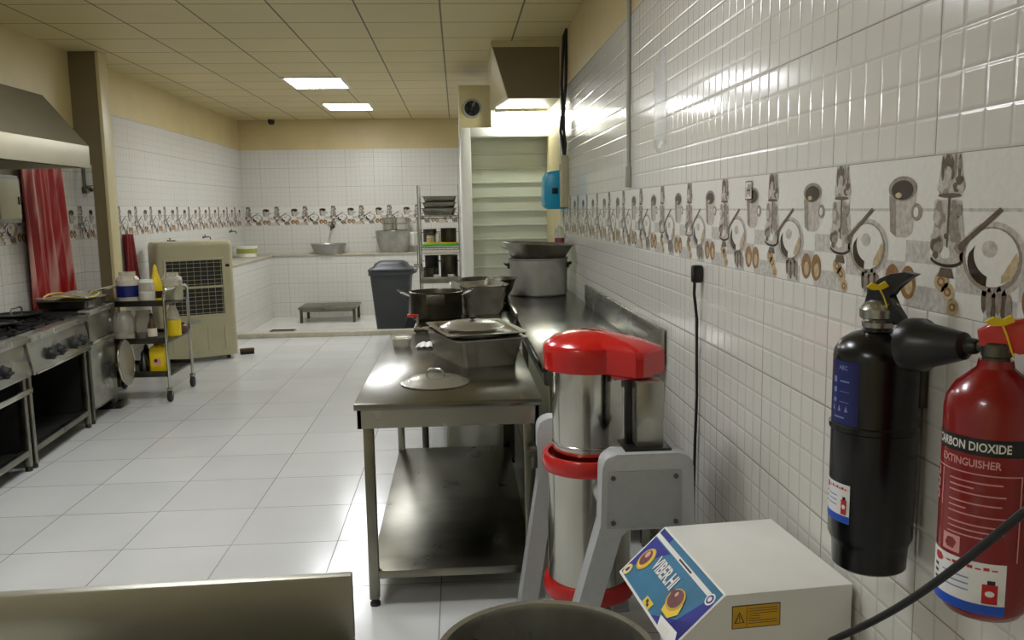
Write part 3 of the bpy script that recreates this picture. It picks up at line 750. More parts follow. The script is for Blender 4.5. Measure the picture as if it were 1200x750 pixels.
tag(MB().grid(lambda u, v: (XR - .003 - .004 * math.sin(5 * u) * v, 3.72 + .24 * u + .02 * v, 1.86 + .42 * v + .02 * math.sin(7 * u)), 8, 10).build('plastic_sheet', 'tape', solid=.0006),
    'strip of clear plastic taped flat on the tiles beside the conduit', 'plastic sheet')
ds = MB(); Y0 = 2.62
for mi, y0, y1, z0, z1, l in ((0, 0, .06, 0, .06, 0), (1, .004, .056, .004, .056, 1), (0, .012, .018, .01, .05, 2), (0, .026, .034, .016, .05, 2), (0, .042, .048, .01, .04, 2), (0, .018, .042, .028, .033, 2)):
    ds.mi = mi; x = XR - .0045 - l * .0004
    ds.poly([(x, Y0 + y1, 1.613 + z0), (x, Y0 + y0, 1.613 + z0), (x, Y0 + y0, 1.613 + z1), (x, Y0 + y1, 1.613 + z1)])
tag(ds.build('square_sticker', ['brown', 'dec_white'], recalc=False), 'small square brown printed sticker on the decorated tile band', 'sticker')

# ------------------------------------------------------------------ things on the tables
TZ = .852
def lid_mesh(t, r, mat='steel_polish', dome=.022):
    MB().lathe([(r - .006, .0), (r, .002), (r, .006), (r - .012, .008), (r * .75, dome * .75), (r * .4, dome), (0, dome + .002), (0, dome - .002), (r * .4, dome - .004), (r - .02, .004)], seg=48).build('plate', mat, t)
def loop(t, w_, h_, z, r=.004, rz=0., mat='steel'):
    MB().tube([(-w_ / 2, 0, z), (-w_ / 2 * 1.02, 0, z + h_ * .6), (-w_ * .3, 0, z + h_), (w_ * .3, 0, z + h_), (w_ / 2 * 1.02, 0, z + h_ * .6), (w_ / 2, 0, z)], r, 8).build('handle', mat, t, rz=rz)
t = thing('pot_lid', 'round steel pot lid with loop handle lying at the front of the table', 'lid', (-.115, 3.60, TZ))
lid_mesh(t, .148, 'pan_steel', .032); loop(t, .080, .036, .028, rz=R(-25))
def pan_mesh(t, sx, sy, h, wall, mat, taper=.02, rim=.018):
    def rr(a, b, z, r=.03): return [(x, y, z) for x, y in rounded(-a, a, -b, b, r)]
    r_ = [rr(sx / 2 - taper, sy / 2 - taper, 0), rr(sx / 2 - .004, sy / 2 - .004, h - .006), rr(sx / 2 + rim, sy / 2 + rim, h - .002), rr(sx / 2 + rim, sy / 2 + rim, h + .001),
          rr(sx / 2 - .006, sy / 2 - .006, h), rr(sx / 2 - taper - .004, sy / 2 - taper - .004, .004)]
    return MB().loft(r_).build('body', mat, t, ang=30)
t = thing('roasting_pan', 'deep rectangular steel pan on the long table under a tray', 'pan', (.062, 4.19, TZ), R(19))
pan_mesh(t, .33, .56, .135, .004, 'pan_steel', .03)
t = thing('steel_tray', 'flat steel tray lying across the top of the deep rectangular pan', 'tray', (.072, 4.20, TZ + .1385), R(13))
pan_mesh(t, .36, .50, .02, .004, 'steel_polish', .015, .022)
t = thing('pot_lid', 'domed steel lid with a knob lying on the tray over the deep pan', 'lid', (.062, 4.19, TZ + .1385 + .022))
lid_mesh(t, .165, 'pan_steel', dome=.034)
MB().lathe([(0, .03), (.006, .03), (.006, .038), (.017, .042), (.017, .052), (0, .055)], seg=16).build('knob', 'black', t)
t = thing('plastic_tub', 'small white plastic tub near the left edge of the long table', 'tub', (-.325, 4.62, TZ))
MB().lathe([(0, 0), (.044, 0), (.047, .004), (.056, .052), (.059, .054), (.059, .06), (.053, .06), (.045, .008), (0, .006)], seg=32).build('bowl', 'film', t)
MB().lathe([(.0, .046), (.054, .046), (.054, .050), (0, .05)], seg=32).build('lid', 'white', t)
tag(MB().grid(lambda u, v: (-.245 + .09 * u + .02 * v, 4.52 + .16 * v, TZ + .006 + .008 * abs(math.sin(9 * u + 3 * v))), 12, 10).build('folded_cloth', 'white', solid=.004), 'white cloth tucked beside the deep rectangular pan', 'cloth')
T2 = .885
t = thing('saucepan', 'soot black cooking pot with two handles on the second table', 'pot', (-.155, 5.55, T2))
MB().lathe([(0, 0), (.15, 0), (.166, .01), (.172, .03), (.172, .175), (.177, .18), (.170, .183), (.166, .175), (.164, .02), (0, .01)], seg=48).build('body', 'alu_dark', t)
MB().box(-.06, .06, -.182, -.166, .11, .175, .006).build('bracket', 'steel_dark', t)
loop_pts = lambda s_: [(s_ * .17, -.04, .155), (s_ * .23, -.035, .18), (s_ * .25, 0, .19), (s_ * .23, .035, .18), (s_ * .17, .04, .155)]
MB().tube(loop_pts(1), .006, 8).build('handle', 'steel', t)
MB().tube(loop_pts(-1), .006, 8).build('handle', 'steel', t)
t = thing('tap_handle', 'small red lever at the left side of the second table by the black pot', 'valve', (-.268, 5.30, T2 - .0))
MB().box(-.065, .0, -.012, .012, .045, .062, .004).build('lever', 'red_plastic', t)
MB().tube([(0, 0, 0), (0, 0, .062)], .01, 10).build('stem', 'steel', t)
# foil covered tray
t = thing('foil_tray', 'crumpled foil covered tray behind the black pot on the second table', 'tray', (.13, 5.85, T2), R(12))
rs_ = []
random.seed(3)
for k, (s_, z) in enumerate(((.80, 0), (.86, .05), (.93, .12), (1., .19), (1.03, .2), (.95, .205), (.86, .17), (.8, .15))):
    rs_.append([(x * s_ + random.uniform(-.013, .013), y * s_ + random.uniform(-.013, .013), z + (random.uniform(-.014, .014) if k else 0)) for x, y in rounded(-.16, .16, -.21, .21, .05, 6)])
MB().loft(rs_).build('tray', 'foil', t, ang=20)
t = thing('mixing_bowl', 'dark steel bowl tucked beside the foil tray on the second table', 'bowl', (.215, 6.32, T2))
MB().lathe([(0, 0), (.10, 0), (.12, .01), (.18, .10), (.21, .185), (.222, .19), (.222, .195), (.205, .193), (.175, .10), (.11, .015), (0, .01)], seg=40).build('bowl', 'steel_dark', t)
# pot and wok pan on the counter
t = thing('stock_pot', 'big aluminium pot standing on the wall counter under a wide pan', 'pot', (.635, 6.75, .905))
MB().lathe([(0, 0), (.225, 0), (.236, .012), (.238, .285), (.246, .29), (.246, .297), (.232, .297), (.23, .02), (0, .012)], seg=56).build('body', 'alu', t)
for s_ in (-1, 1):
    MB().tube([(s_ * .235, -.05, .235), (s_ * .262, -.045, .25), (s_ * .268, 0, .255), (s_ * .262, .045, .25), (s_ * .235, .05, .235)], .008, 8).box(s_ * .236 - .008, s_ * .236 + .012, -.055, .055, .215, .26, .004).build('handle', 'black_iron', t)
t = thing('wide_pan', 'wide dented dark pan resting on top of the big aluminium pot', 'pan', (.635, 6.75, .905 + .298))
Mt = Matrix.Rotation(R(3), 4, 'Y')
MB().lathe([(0, -.06), (.12, -.06), (.19, -.02), (.215, .0), (.275, .105), (.284, .112), (.280, .118), (.268, .11), (.205, .01), (.11, -.05), (0, -.05)], seg=48, M4=Mt).build('pan', 'dented', t)
for s_ in (-1, 1):
    MB().tube([(s_ * .245, -.06, .07), (s_ * .285, -.05, .085), (s_ * .30, 0, .09), (s_ * .285, .05, .085), (s_ * .245, .06, .07)], .005, 8).build('handle', 'steel', t) if s_ < 0 else None

# ------------------------------------------------------------------ cooking range on the left
def range_frame(name, label, loc, rz, wd, dp, h, kind):
    """local x = out of the wall (front at 0, back at -dp), local y = along the wall"""
    t = thing(name, label, 'cooker', loc, rz)
    fr = MB()
    for y in (0, wd - .04):
        fr.box(-.045, -.005, y, y + .04, .03, h - .10, .002); fr.box(-dp, -dp + .04, y, y + .04, .03, h - .10, .002)
    fr.box(-.045, -.005, .04, wd - .04, .10, .14, .002)
    for y in (.022, wd - .04): fr.box(-dp + .03, -.02, y, y + .018, .10, .125)
    fr.build('frame', 'steel_shelf', t)
    ft = MB()
    for y in (.02, wd - .02):
        for x in (-.025, -dp + .02):
            MB().lathe([(0, 0), (.022, 0), (.022, .02), (.016, .035), (0, .035)], x, y, 0, 12).build('foot', 'steel_dark', t)
    MB().box(-dp, -dp + .02, .02, wd - .02, .12, h - .1).build('back_panel', 'dark', t)
    for y in (.004, wd - .02): MB().box(-dp + .02, -.045, y, y + .016, .12, h - .1).build('side_panel', 'dark', t)  # inside panels coloured dark in place of the shade within the range
    MB().box(-dp + .02, -.045, .02, wd - .02, .10, .12).build('bottom_shelf', 'dark', t)
    return t
def knob(t, x, y, z):
    k = MB().lathe([(0, 0), (.044, 0), (.044, .012), (.038, .016), (.034, .045), (0, .047)], M4=Matrix.Translation((x, y, z)) @ Matrix.Rotation(PI / 2 + .18, 4, 'Y'), seg=20)
    k.box(-.009, .009, -.034, .034, .03, .06, .002, M4=Matrix.Translation((x, y, z)) @ Matrix.Rotation(PI / 2 + .18, 4, 'Y'))
    k.build('knob', 'rubber', t)
def grates(t, x0, x1, y0, y1, z, n):
    step = (y1 - y0) / n
    for i in range(n):
        gr = MB(); a, b = y0 + i * step + .01, y0 + (i + 1) * step - .01
        for y in (a, b - .012): gr.box(x0, x1, y, y + .012, z, z + .03, .002)
        for x in (x0, (x0 + x1) / 2 - .006, x1 - .012): gr.box(x, x + .012, a, b, z, z + .03, .002)
        for q in (.25, .75):
            cx = x0 + (x1 - x0) * q; cy = (a + b) / 2
            for k in range(6):
                an = 2 * PI * k / 6; gr.box(.04, .15, -.006, .006, z + .018, z + .034, M4=Matrix.Translation((cx, cy, 0)) @ Matrix.Rotation(an, 4, 'Z'))
        gr.build('grate', 'black_iron', t)
        for q in (.25, .75):
            cx = x0 + (x1 - x0) * q
            MB().lathe([(0, z - .02), (.06, z - .02), (.06, z), (.045, z + .01), (0, z + .012)], cx, (a + b) / 2, 0, 20).build('burner', 'black_iron', t)
def range_top(t, wd, dp, h, panel=True):
    MB().box(-dp, -.02, .0, wd, h - .06, h - .02, .003).build('hob', 'dark', t)
    MB().box(-.06, .035, .0, wd, h - .045, h + .0, .004).build('front_rail', 'steel', t)
    MB().prism([(-.06, h - .05), (.0, h - .05), (.035, h - .24), (.03, h - .255), (-.06, h - .255)], .0, wd, 'y', .003).build('control_panel', 'steel', t)
ANG = R(5.0)
t2 = range_frame('gas_range', 'open steel gas range with four black knobs, middle of the cooking line', (-2.725, 5.40, 0), ANG, 1.05, .57, .86, 0)
range_top(t2, 1.05, .57, .86); grates(t2, -.55, -.07, .02, 1.03, .84, 2)
for y in (.27, .43, .70, .86): knob(t2, .022, y, .70)
MB().box(.03, .045, .03, 1.02, .604, .616, .002).build('panel_lip', 'steel_polish', t2)
t1 = range_frame('gas_range', 'open steel gas range at the left edge of the picture', (-2.65, 4.32, 0), R(4.2), 1.05, .60, .86, 0)
range_top(t1, 1.05, .60, .86); grates(t1, -.58, -.07, .02, 1.03, .84, 2)
for y in (.12, .28, .52, .68): knob(t1, .022, y, .70)
MB().box(.02, .035, .0, 1.05, .50, .535, .002).build('panel_lip', 'steel_polish', t1)
t3 = range_frame('griddle_cabinet', 'narrow steel cooker with a closed door and drip drawer beside the pillar', (-2.83, 6.52, 0), R(4), .56, .46, .89, 0)
MB().box(-.46, .0, .0, .56, .80, .87, .004).build('hob', 'dark', t3)
MB().box(-.06, .03, .0, .56, .845, .885, .004).build('front_rail', 'steel', t3)
MB().box(-.05, .012, .0, .56, .645, .845, .003).build('control_panel', 'steel_shelf', t3)
MB().box(-.01, .035, .01, .55, .625, .645, .003).build('drawer_lip', 'steel_polish', t3)
d3 = MB().box(-.02, .008, .015, .545, .12, .615, .004).build('door', 'steel', t3)
MB().lathe([(0, 0), (.016, 0), (.018, .02), (0, .026)], M4=Matrix.Translation((.012, .42, .76)) @ Matrix.Rotation(PI / 2, 4, 'Y'), seg=14).build('knob', 'steel_polish', t3)
MB().box(-.30, .03, .52, .60, 0.0, .06, .004).build('plinth', 'black_iron', t3)
# items on the range
def grip(loc, label, rz=0):
    t = thing('pan_handle', label, 'pan', loc, rz)
    MB().lathe([(0, 0), (.15, 0), (.17, .012), (.172, .02), (.16, .02), (.145, .006), (0, .006)], seg=32).build('pan', 'black_iron', t)
    MB().tube([(0, -.075, .012), (0, -.075, .05), (0, -.055, .065), (0, .055, .065), (0, .075, .05), (0, .075, .012)], .007, 8).build('handle', 'steel', t)
    return t
grip((-3.16, 5.80, .875), 'flat black lid with a bent wire handle on the middle range').name = 'flat_griddle'
grip((-3.24, 6.33, .875), 'flat black lid with wire handle beside the curtain on the range').name = 'flat_griddle'
t = thing('food_container', 'yellowish film covered tray standing on the cooker by the pillar', 'tray', (-3.06, 6.82, .89), R(4))
pan_mesh(t, .40, .44, .06, .004, 'steel_dark', .02, .012)
MB().grid(lambda u, v: (-.19 + .38 * u, -.21 + .42 * v, .068 + .022 * math.sin(7 * u + 2) * math.sin(5 * v + 1) + .03 * (1 - abs(2 * u - 1)) ), 14, 14).build('film_cover', 'film', t, solid=.002)
MB().tube([(.19 * math.cos(a) * 1.02, .21 * math.sin(a) * 1.02, .085 + .012 * math.sin(3 * a)) for a in [2 * PI * i / 24 for i in range(24)]], .008, 6, True).build('cord_rim', pmat('yellow_rim', (196, 176, 92), .5), t)

# hood
hd_ = thing('extractor_hood', 'long steel extractor hood with sloping front above the cooking line', 'hood', (-2.70, 6.50, 1.945))
lp = MB(); LY = -3.3
lp.box(-.02, 0, LY, 0, 0, .16, .003); lp.box(-.72, -.02, -.02, 0, 0, .16, .003); lp.box(-.72, -.02, LY, LY + .02, 0, .16, .003); lp.box(-.73, -.71, LY, 0, 0, .16, .003)
lp.build('skirt', 'hood', hd_)
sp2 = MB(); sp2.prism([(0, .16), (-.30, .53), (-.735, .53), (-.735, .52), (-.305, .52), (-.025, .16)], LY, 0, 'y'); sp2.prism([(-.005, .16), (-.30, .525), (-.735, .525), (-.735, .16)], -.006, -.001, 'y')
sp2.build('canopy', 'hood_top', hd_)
for y in (-.55, -2.4): MB().tube([(-.38, y, .50), (-.38, y, 1.10)], .006, 6).build('hanger_rod', 'steel_dark', hd_)
MB().prism([(-.03, .02), (-.06, .0), (-.60, .13), (-.60, .16)], LY + .05, -.05, 'y').build('grease_filter', 'dark', hd_)

# vinyl curtain
t = thing('plastic_curtain', 'dark red plastic curtain hanging on the wall between range and pillar', 'curtain', (-3.385, 6.80, .82))
def cur(u, v):
    w_ = .76 - .06 * v
    return (.036 * math.sin(u * 26 + 1.5 * v) * (.4 + .6 * (1 - v)) + .012 * math.sin(u * 61), .02 + .05 * (1 - v) + w_ * u, 1.26 * v)
MB().grid(cur, 90, 14).build('sheet', 'vinyl', t, solid=.003, ang=80)
MB().tube([(0, -.03, 1.265), (0, .79, 1.265)], .012, 10).build('rail', 'steel', t)
t = thing('electrical_box', 'grey wall box beside the left end of the red curtain', 'electrical box', (XL, 6.60, 1.55))
MB().box(0, .09, -.17, .15, 0, .36, .008).build('housing', 'grey', t)
MB().box(.09, .096, -.15, .15, .03, .33, .004).build('door', 'cooler', t)
MB().box(.096, .104, .11, .13, .14, .20, .002).build('latch', 'black', t)
def wall_tap(loc, rz, label, s=1.):
    t = thing('wall_tap', label, 'tap', loc, rz, 'taps on the kitchen walls')
    MB().lathe([(0, 0), (.03 * s, 0), (.03 * s, .01), (.016 * s, .016), (.016 * s, .06 * s), (0, .06 * s)], M4=Matrix.Rotation(PI / 2, 4, 'Y'), seg=14).build('flange', 'steel_dark', t)
    MB().tube([(.05 * s, 0, 0), (.12 * s, 0, .01 * s), (.16 * s, 0, 0), (.17 * s, 0, -.05 * s)], .013 * s, 10).build('spout', 'steel_dark', t)
    MB().tube([(.05 * s, 0, .0), (.05 * s, 0, .05 * s)], .01 * s, 8).box(.04 * s, .06 * s, -.05 * s, .05 * s, .05 * s, .062 * s, .003).build('lever', 'steel_dark', t)
    return t
wall_tap((-3.31, 7.953, 1.83), -PI / 2, 'dark wall tap on the pillar beside the red curtain', .6)
t = thing('water_pipe', 'grey pipe running down the pillar to a dark tap', 'pipe', (-3.36, 7.93, 1.83))
MB().tube([(0, 0, 0), (0, 0, .30)], .014, 8).build('pipe', 'steel_dark', t)
MB().box(-.02, .02, -.02, .02, -.03, .03, .006).build('elbow', 'steel_dark', t)
wall_tap((XL, 10.25, 1.28), 0, 'wall tap on the left wall above the cooler, nearest of three', .6)
wall_tap((XL, 11.65, 1.28), 0, 'wall tap on the left wall, middle one of three', .6)
wall_tap((XL, 13.0, 1.32), 0, 'wall tap on the left wall closest to the back corner', .6)
wt = wall_tap((-2.02, YB, 1.36), -PI / 2, 'long spouted tap on the back wall over the shallow basin', 1.2)
t = thing('red_apron', 'dark red cloth hanging on the left wall just behind the pillar', 'cloth', (XL + .05, 8.78, .72))
MB().grid(lambda u, v: (.03 * math.sin(u * 17 + v), .05 * v + (.42 - .22 * v) * u, .68 * v), 24, 12).build('cloth', 'red_cloth', t, solid=.005, ang=80)
MB().tube([(-.05, .14, .67), (.01, .14, .68)], .008, 8).build('hook', 'steel', t)

# ------------------------------------------------------------------ evaporative cooler
co = thing('air_cooler', 'large beige evaporative air cooler with black grille standing by the left wall', 'cooler', (-2.93, 9.42, 0), R(28))
cw, cd, chh = .40, .25, 1.30
rr_ = lambda s_, z: [(x * s_, y * s_, z) for x, y in rounded(-cw, cw, -cd, cd, .05, 5)]
MB().loft([rr_(1.0, .05), rr_(1.0, chh - .05), rr_(.985, chh - .02), rr_(.94, chh)]).build('housing', 'cooler', co, ang=40)
gr = MB(); gy = -cd - .012
gr.box(-.325, -.30, gy, -cd + .005, .50, 1.12, .004); gr.box(.27, .295, gy, -cd + .005, .50, 1.12, .004); gr.box(-.325, .295, gy, -cd + .005, 1.10, 1.125, .004); gr.box(-.325, .295, gy, -cd + .005, .49, .515, .004); gr.box(-.30, .27, gy, -cd + .005, .80, .825, .003)
gr.build('grille_frame', 'cooler', co)
MB().box(-.305, .275, -cd - .003, -cd + .004, .505, 1.11).build('grille_recess', 'mesh_dark', co)
lv = MB()
for i in range(13):
    z = .53 + i * .045
    if abs(z - .81) > .03: lv.box(-.30, .27, -cd - .010, -cd - .004, z, z + .004)
for i in range(8): lv.box(-.235 + i * .07, -.2325 + i * .07, -cd - .011, -cd - .005, .515, 1.10)
lv.build('louvres', 'cooler', co)
for x in (-.27, -.09, .09, .27): MB().box(x - .012, x + .012, -cd - .008, -cd + .002, .12, .38, .004).build('tank_rib', 'cooler', co)
MB().box(-.10, .02, -cd - .006, -cd + .001, .42, .46, .003).build('badge', 'grey', co)
MB().box(.31, .35, -cd - .006, -cd + .001, 1.02, 1.05, .003).build('switch', 'black', co)
for x in (-.30, .30):
    for y in (-.18, .18):
        MB().lathe([(0, -.016), (.028, -.016), (.028, .016), (0, .016)], M4=Matrix.Translation((x, y, .028)) @ Matrix.Rotation(PI / 2, 4, 'Y'), seg=16).box(x - .02, x + .02, y - .02, y + .02, .03, .06).build('caster', 'black', co)
t = thing('brush_head', 'small dark scrubbing brush lying on the floor by the cooler', 'brush', (-2.42, 9.66, 0), R(20))
MB().box(-.10, .06, -.04, .04, .035, .065, .01).build('block', 'brown', t); MB().box(-.095, .055, -.036, .036, 0, .037, .004).build('bristles', 'black_iron', t)

# ------------------------------------------------------------------ trolley with jars
tr = thing('kitchen_trolley', 'three tier chrome kitchen trolley on casters loaded with jars and bottles', 'trolley', (-2.50, 7.25, 0))
TL, TW = .62, .62
SH = (.235, .525, .845)
for z in SH:
    sh_ = MB(); sh_.box(-TL, 0, .02, TW - .02, z - .02, z, .003); sh_.box(-TL, 0, .015, .022, z - .02, z + .03); sh_.box(-TL, 0, TW - .022, TW - .015, z - .02, z + .03)
    sh_.build('shelf', 'steel_dark', tr)
for x in (0, -TL):
    pts = [(x, 0, .12)] + [(x, 0, .86)] + [(x, .06 - .06 * math.cos(R(a)), .90 + .06 * math.sin(R(a))) for a in (20, 45, 70, 90)] + [(x, TW - .06 + .06 * math.cos(R(a)), .90 + .06 * math.sin(R(a))) for a in (90, 70, 45, 20)] + [(x, TW, .86), (x, TW, .12)]
    MB().tube(pts, .0135, 10).build('side_frame', 'chrome', tr)
    for y in (0, TW):
        c = MB().lathe([(0, -.014), (.048, -.014), (.052, -.008), (.052, .008), (.048, .014), (0, .014)], M4=Matrix.Translation((x, y, .052)) @ Matrix.Rotation(PI / 2, 4, 'Y'), seg=20).build('caster', 'rubber', tr)
        MB().box(x - .02, x + .02, y - .025, y + .025, .10, .125, .003).box(x - .021, x - .016, y - .012, y + .012, .045, .11).box(x + .016, x + .021, y - .012, y + .012, .045, .11).build('fork', 'steel', c)
def jar(name, label, loc, r, h, fill, fmat, lidm=None, labelm=None, glass='glass', cat='jar', neck=.75):
    t = thing(name, label, cat, loc)
    MB().lathe([(0, .004), (r - .004, .004), (r - .003, .01), (r - .003, fill), (0, fill)], seg=24).build('contents', fmat, t)
    MB().lathe([(0, 0), (r - .005, 0), (r, .008), (r, h * .74), (r * .93, h * .82), (r * neck, h * .88), (r * neck, h), (r * neck - .003, h), (r * neck - .003, h * .88), (r - .0025, h * .74), (r - .0025, fill + .002)], seg=28).build('wall', glass, t)
    if lidm: MB().lathe([(0, h + .016), (r * neck + .004, h + .014), (r * neck + .006, h - .012), (r * neck + .002, h - .012), (r * neck + .002, h + .008), (0, h + .01)], seg=24).build('lid', lidm, t)
    if labelm: MB().lathe([(r + .0006, h * .22), (r + .0016, h * .22), (r + .0016, h * .58), (r + .0006, h * .58)], seg=28, closed=True).build('label', labelm, t)
    return t
def bottle(name, label, loc, prof, mat, cap=None, capz=0, cr=.015, ch=.03, lab=None, sx=1., sy=1.):
    t = thing(name, label, 'bottle', loc)
    MB().lathe(prof, seg=24, sx=sx, sy=sy).build('body', mat, t)
    if cap: MB().lathe([(0, capz), (cr, capz), (cr * .8, capz + ch * .5), (cr * .35, capz + ch), (0, capz + ch)], seg=14).build('cap', cap, t)
    if lab: MB().lathe([(lab[0] + .0005, lab[1]), (lab[0] + .0018, lab[1]), (lab[0] + .0018, lab[2]), (lab[0] + .0005, lab[2])], seg=24, closed=True, sx=sx, sy=sy).build('label', lab[3], t)
    return t
TX, TY = -2.50, 7.25
z3, z2, z1 = SH[2], SH[1], SH[0]
jar('plastic_jar', 'wide plastic jar with a blue label at the left of the trolley top', (TX - .335, TY + .13, z3), .095, .27, .20, 'mayo', None, 'navy_ink', 'film', neck=.72)
jar('plastic_jar', 'shorter jar of white paste between the blue labelled jar and yellow bottle', (TX - .17, TY + .10, z3), .068, .19, .10, 'white', 'white', None, 'film')
bottle('squeeze_bottle', 'tall yellow squeeze bottle with pointed cap on the trolley top', (TX - .15, TY + .27, z3), [(0, 0), (.045, 0), (.05, .01), (.05, .15), (.04, .19), (.028, .23), (.02, .26), (.018, .27), (0, .27)], 'yellow', 'yellow', .27, .02, .05, (.05, .03, .09, 'black_ink'))
jar('glass_jar', 'round clear jar with pale contents at the right of the trolley top', (TX - .05, TY + .38, z3), .09, .24, .13, pmat('pickle', (168, 168, 120), .4), None, None, 'film', neck=.7)
bottle('condiment_bottle', 'small white capped bottle just behind the right trolley handle', (TX - .04, TY + .52, z3), [(0, 0), (.035, 0), (.035, .13), (.02, .16), (.02, .17), (0, .17)], 'film', 'white', .17, .022, .02)
jar('plastic_jar', 'large clear jar at the left of the middle trolley shelf', (TX - .40, TY + .14, z2), .085, .25, .05, 'mayo', None, None, 'film', neck=.8)
jar('plastic_jar', 'clear jar standing second from left on the middle trolley shelf', (TX - .27, TY + .26, z2), .08, .24, .06, 'brown', None, None, 'film', neck=.8)
bottle('sauce_bottle', 'dark sauce bottle in the middle of the middle trolley shelf', (TX - .16, TY + .13, z2), [(0, 0), (.036, 0), (.038, .01), (.038, .12), (.015, .17), (.014, .21), (0, .21)], 'brown', 'black', .21, .017, .02, (.038, .03, .10, 'mayo'))
bottle('oil_jug', 'clear jug half full of yellow oil on the middle trolley shelf', (TX - .055, TY + .36, z2), [(0, 0), (.062, 0), (.065, .01), (.065, .14), (.06, .142), (0, .142)], 'yellow', 'film', .142, .064, .13)
t = thing('spice_bag', 'crumpled brown and red packet at the right of the middle trolley shelf', 'packet', (TX - .05, TY + .52, z2))
MB().lathe([(0, 0), (.06, 0), (.075, .02), (.07, .05), (.045, .075), (0, .085)], seg=14, sy=.9).build('bag', 'brown', t)
MB().box(-.04, .04, -.03, .03, .075, .092, .006, M4=Matrix.Rotation(.4, 4, 'Z')).build('fold', 'red_cloth', t)
t = thing('oil_canister', 'yellow plastic canister with a printed label on the bottom trolley shelf', 'canister', (TX - .12, TY + .14, z1))
rq = lambda a, b, z: [(x, y, z) for x, y in rounded(-a, a, -b, b, .02, 4)]
MB().loft([rq(.066, .05, 0), rq(.07, .055, .01), rq(.07, .055, .19), rq(.06, .045, .225), rq(.03, .028, .245)]).build('body', 'yellow', t, ang=40)
MB().lathe([(0, .244), (.02, .244), (.02, .27), (0, .272)], -.02, 0, 0, 14).build('cap', 'red_plastic', t)
cl_ = MB(); cl_.poly([(-.05, -.0562, .06), (.045, -.0562, .06), (.045, -.0562, .14), (-.05, -.0562, .14)]); cl_.mi = 1
cl_.poly([(.0 + .035 * math.cos(a), -.0566, .10 + .03 * math.sin(a)) for a in [2 * PI * i / 16 for i in range(16)]]); cl_.mi = 2
cl_.poly([(-.012 + .016 * math.cos(a), -.057, .11 + .016 * math.sin(a)) for a in [2 * PI * i / 10 for i in range(10)]]); cl_.build('label', ['yellow', 'pink_ink', 'choc'], t, recalc=False)
bottle('dark_bottle', 'dark round bottle at the back of the bottom trolley shelf', (TX - .30, TY + .34, z1), [(0, 0), (.05, 0), (.05, .14), (.02, .18), (.02, .2), (0, .2)], 'black', 'steel', .2, .02, .02)
bottle('dark_bottle', 'dark flask leaning behind the yellow canister on the bottom trolley shelf', (TX - .26, TY + .16, z1), [(0, 0), (.04, 0), (.045, .05), (.03, .11), (.015, .15), (0, .15)], 'steel_dark', 'black', .15, .015, .03)
t = thing('round_lid', 'large round steel lid hung upright on the corner of the narrow cooker by the trolley', 'lid', (-2.775, 7.055, .20))
MB().lathe([(0, .02), (.10, .018), (.16, .004), (.185, .0), (.19, .004), (.185, .010), (.16, .014), (.10, .028), (0, .030)], M4=Matrix.Translation((0, 0, .19)) @ Matrix.Rotation(R(4), 4, 'Z') @ Matrix.Rotation(R(86), 4, 'Y'), seg=40).build('plate', 'steel_panel', t)
MB().lathe([(.183, -.002), (.192, -.002), (.194, .006), (.192, .013), (.183, .013)], M4=Matrix.Translation((0, 0, .19)) @ Matrix.Rotation(R(4), 4, 'Z') @ Matrix.Rotation(R(86), 4, 'Y'), seg=40, closed=True).build('rolled_rim', 'chrome', t)
MB().tube([(-.04, 0, .19), (.02, 0, .19)], .012, 8).build('hook', 'steel_dark', t)

# ------------------------------------------------------------------ wash area
WF = -.05
t = thing('wheeled_bin', 'dark grey wheeled rubbish bin with a domed lid beside the rack', 'bin', (-.925, 11.65, WF))
rb_ = lambda a, b, z, r=.05, yo=0: [(x, y + yo, z) for x, y in rounded(-a, a, -b, b, r, 4)]
MB().loft([rb_(.21, .22, .03), rb_(.225, .24, .2), rb_(.275, .28, .78), rb_(.295, .30, .78), rb_(.295, .30, .83), rb_(.275, .28, .835)]).build('body', 'bin', t, ang=35)
ld = MB().loft([rb_(.30, .305, .836), rb_(.30, .305, .86), rb_(.24, .24, .885, .08), rb_(.22, .22, .93, .1), rb_(.17, .17, .96, .1), rb_(.08, .08, .965, .05)]).build('lid', 'bin', t, ang=50)
MB().tube([(.29, -.2, .80), (.34, -.2, .82), (.34, .2, .82), (.29, .2, .80)], .016, 8).build('handle', 'bin', t)
for y in (-.20, .20):
    MB().lathe([(0, -.025), (.095, -.025), (.10, -.02), (.10, .02), (.095, .025), (0, .025)], M4=Matrix.Translation((.235, y, .10)) @ Matrix.Rotation(PI / 2, 4, 'X'), seg=24).build('wheel', 'rubber', t)
t = thing('low_bench', 'low grey metal bench standing on the wash area floor', 'bench', (-1.97, 12.90, WF))
MB().box(-.43, .43, -.33, .33, .205, .235, .004).build('top', 'steel_shelf', t)
for x in (-.41, .37):
    for y in (-.31, .27): MB().box(x, x + .04, y, y + .04, 0, .205, .003).build('leg', 'steel_dark', t)
MB().box(-.41, .41, -.305, -.285, .165, .205).build('apron', 'steel_shelf', t)
t = thing('floor_drain', 'dark grated drain in the floor near the kerb', 'drain', (-2.48, 11.75, WF))
gd = MB(); gd.box(-.17, .17, -.17, -.15, 0, .012); gd.box(-.17, .17, .15, .17, 0, .012); gd.box(-.17, -.15, -.15, .15, 0, .012); gd.box(.15, .17, -.15, .15, 0, .012)
gd.build('frame', 'steel_dark', t)
gd = MB()
for i in range(8): gd.box(-.14 + i * .038, -.125 + i * .038, -.15, .15, .0, .008)
gd.build('grate', 'mesh_dark', t)
LZ = .93
t = thing('basin', 'shallow aluminium basin on the tiled ledge under the back wall tap', 'basin', (-2.06, 13.58, LZ))
MB().lathe([(0, 0), (.20, 0), (.22, .01), (.275, .15), (.285, .155), (.285, .16), (.268, .16), (.21, .02), (0, .012)], seg=40).build('bowl', 'alu', t)
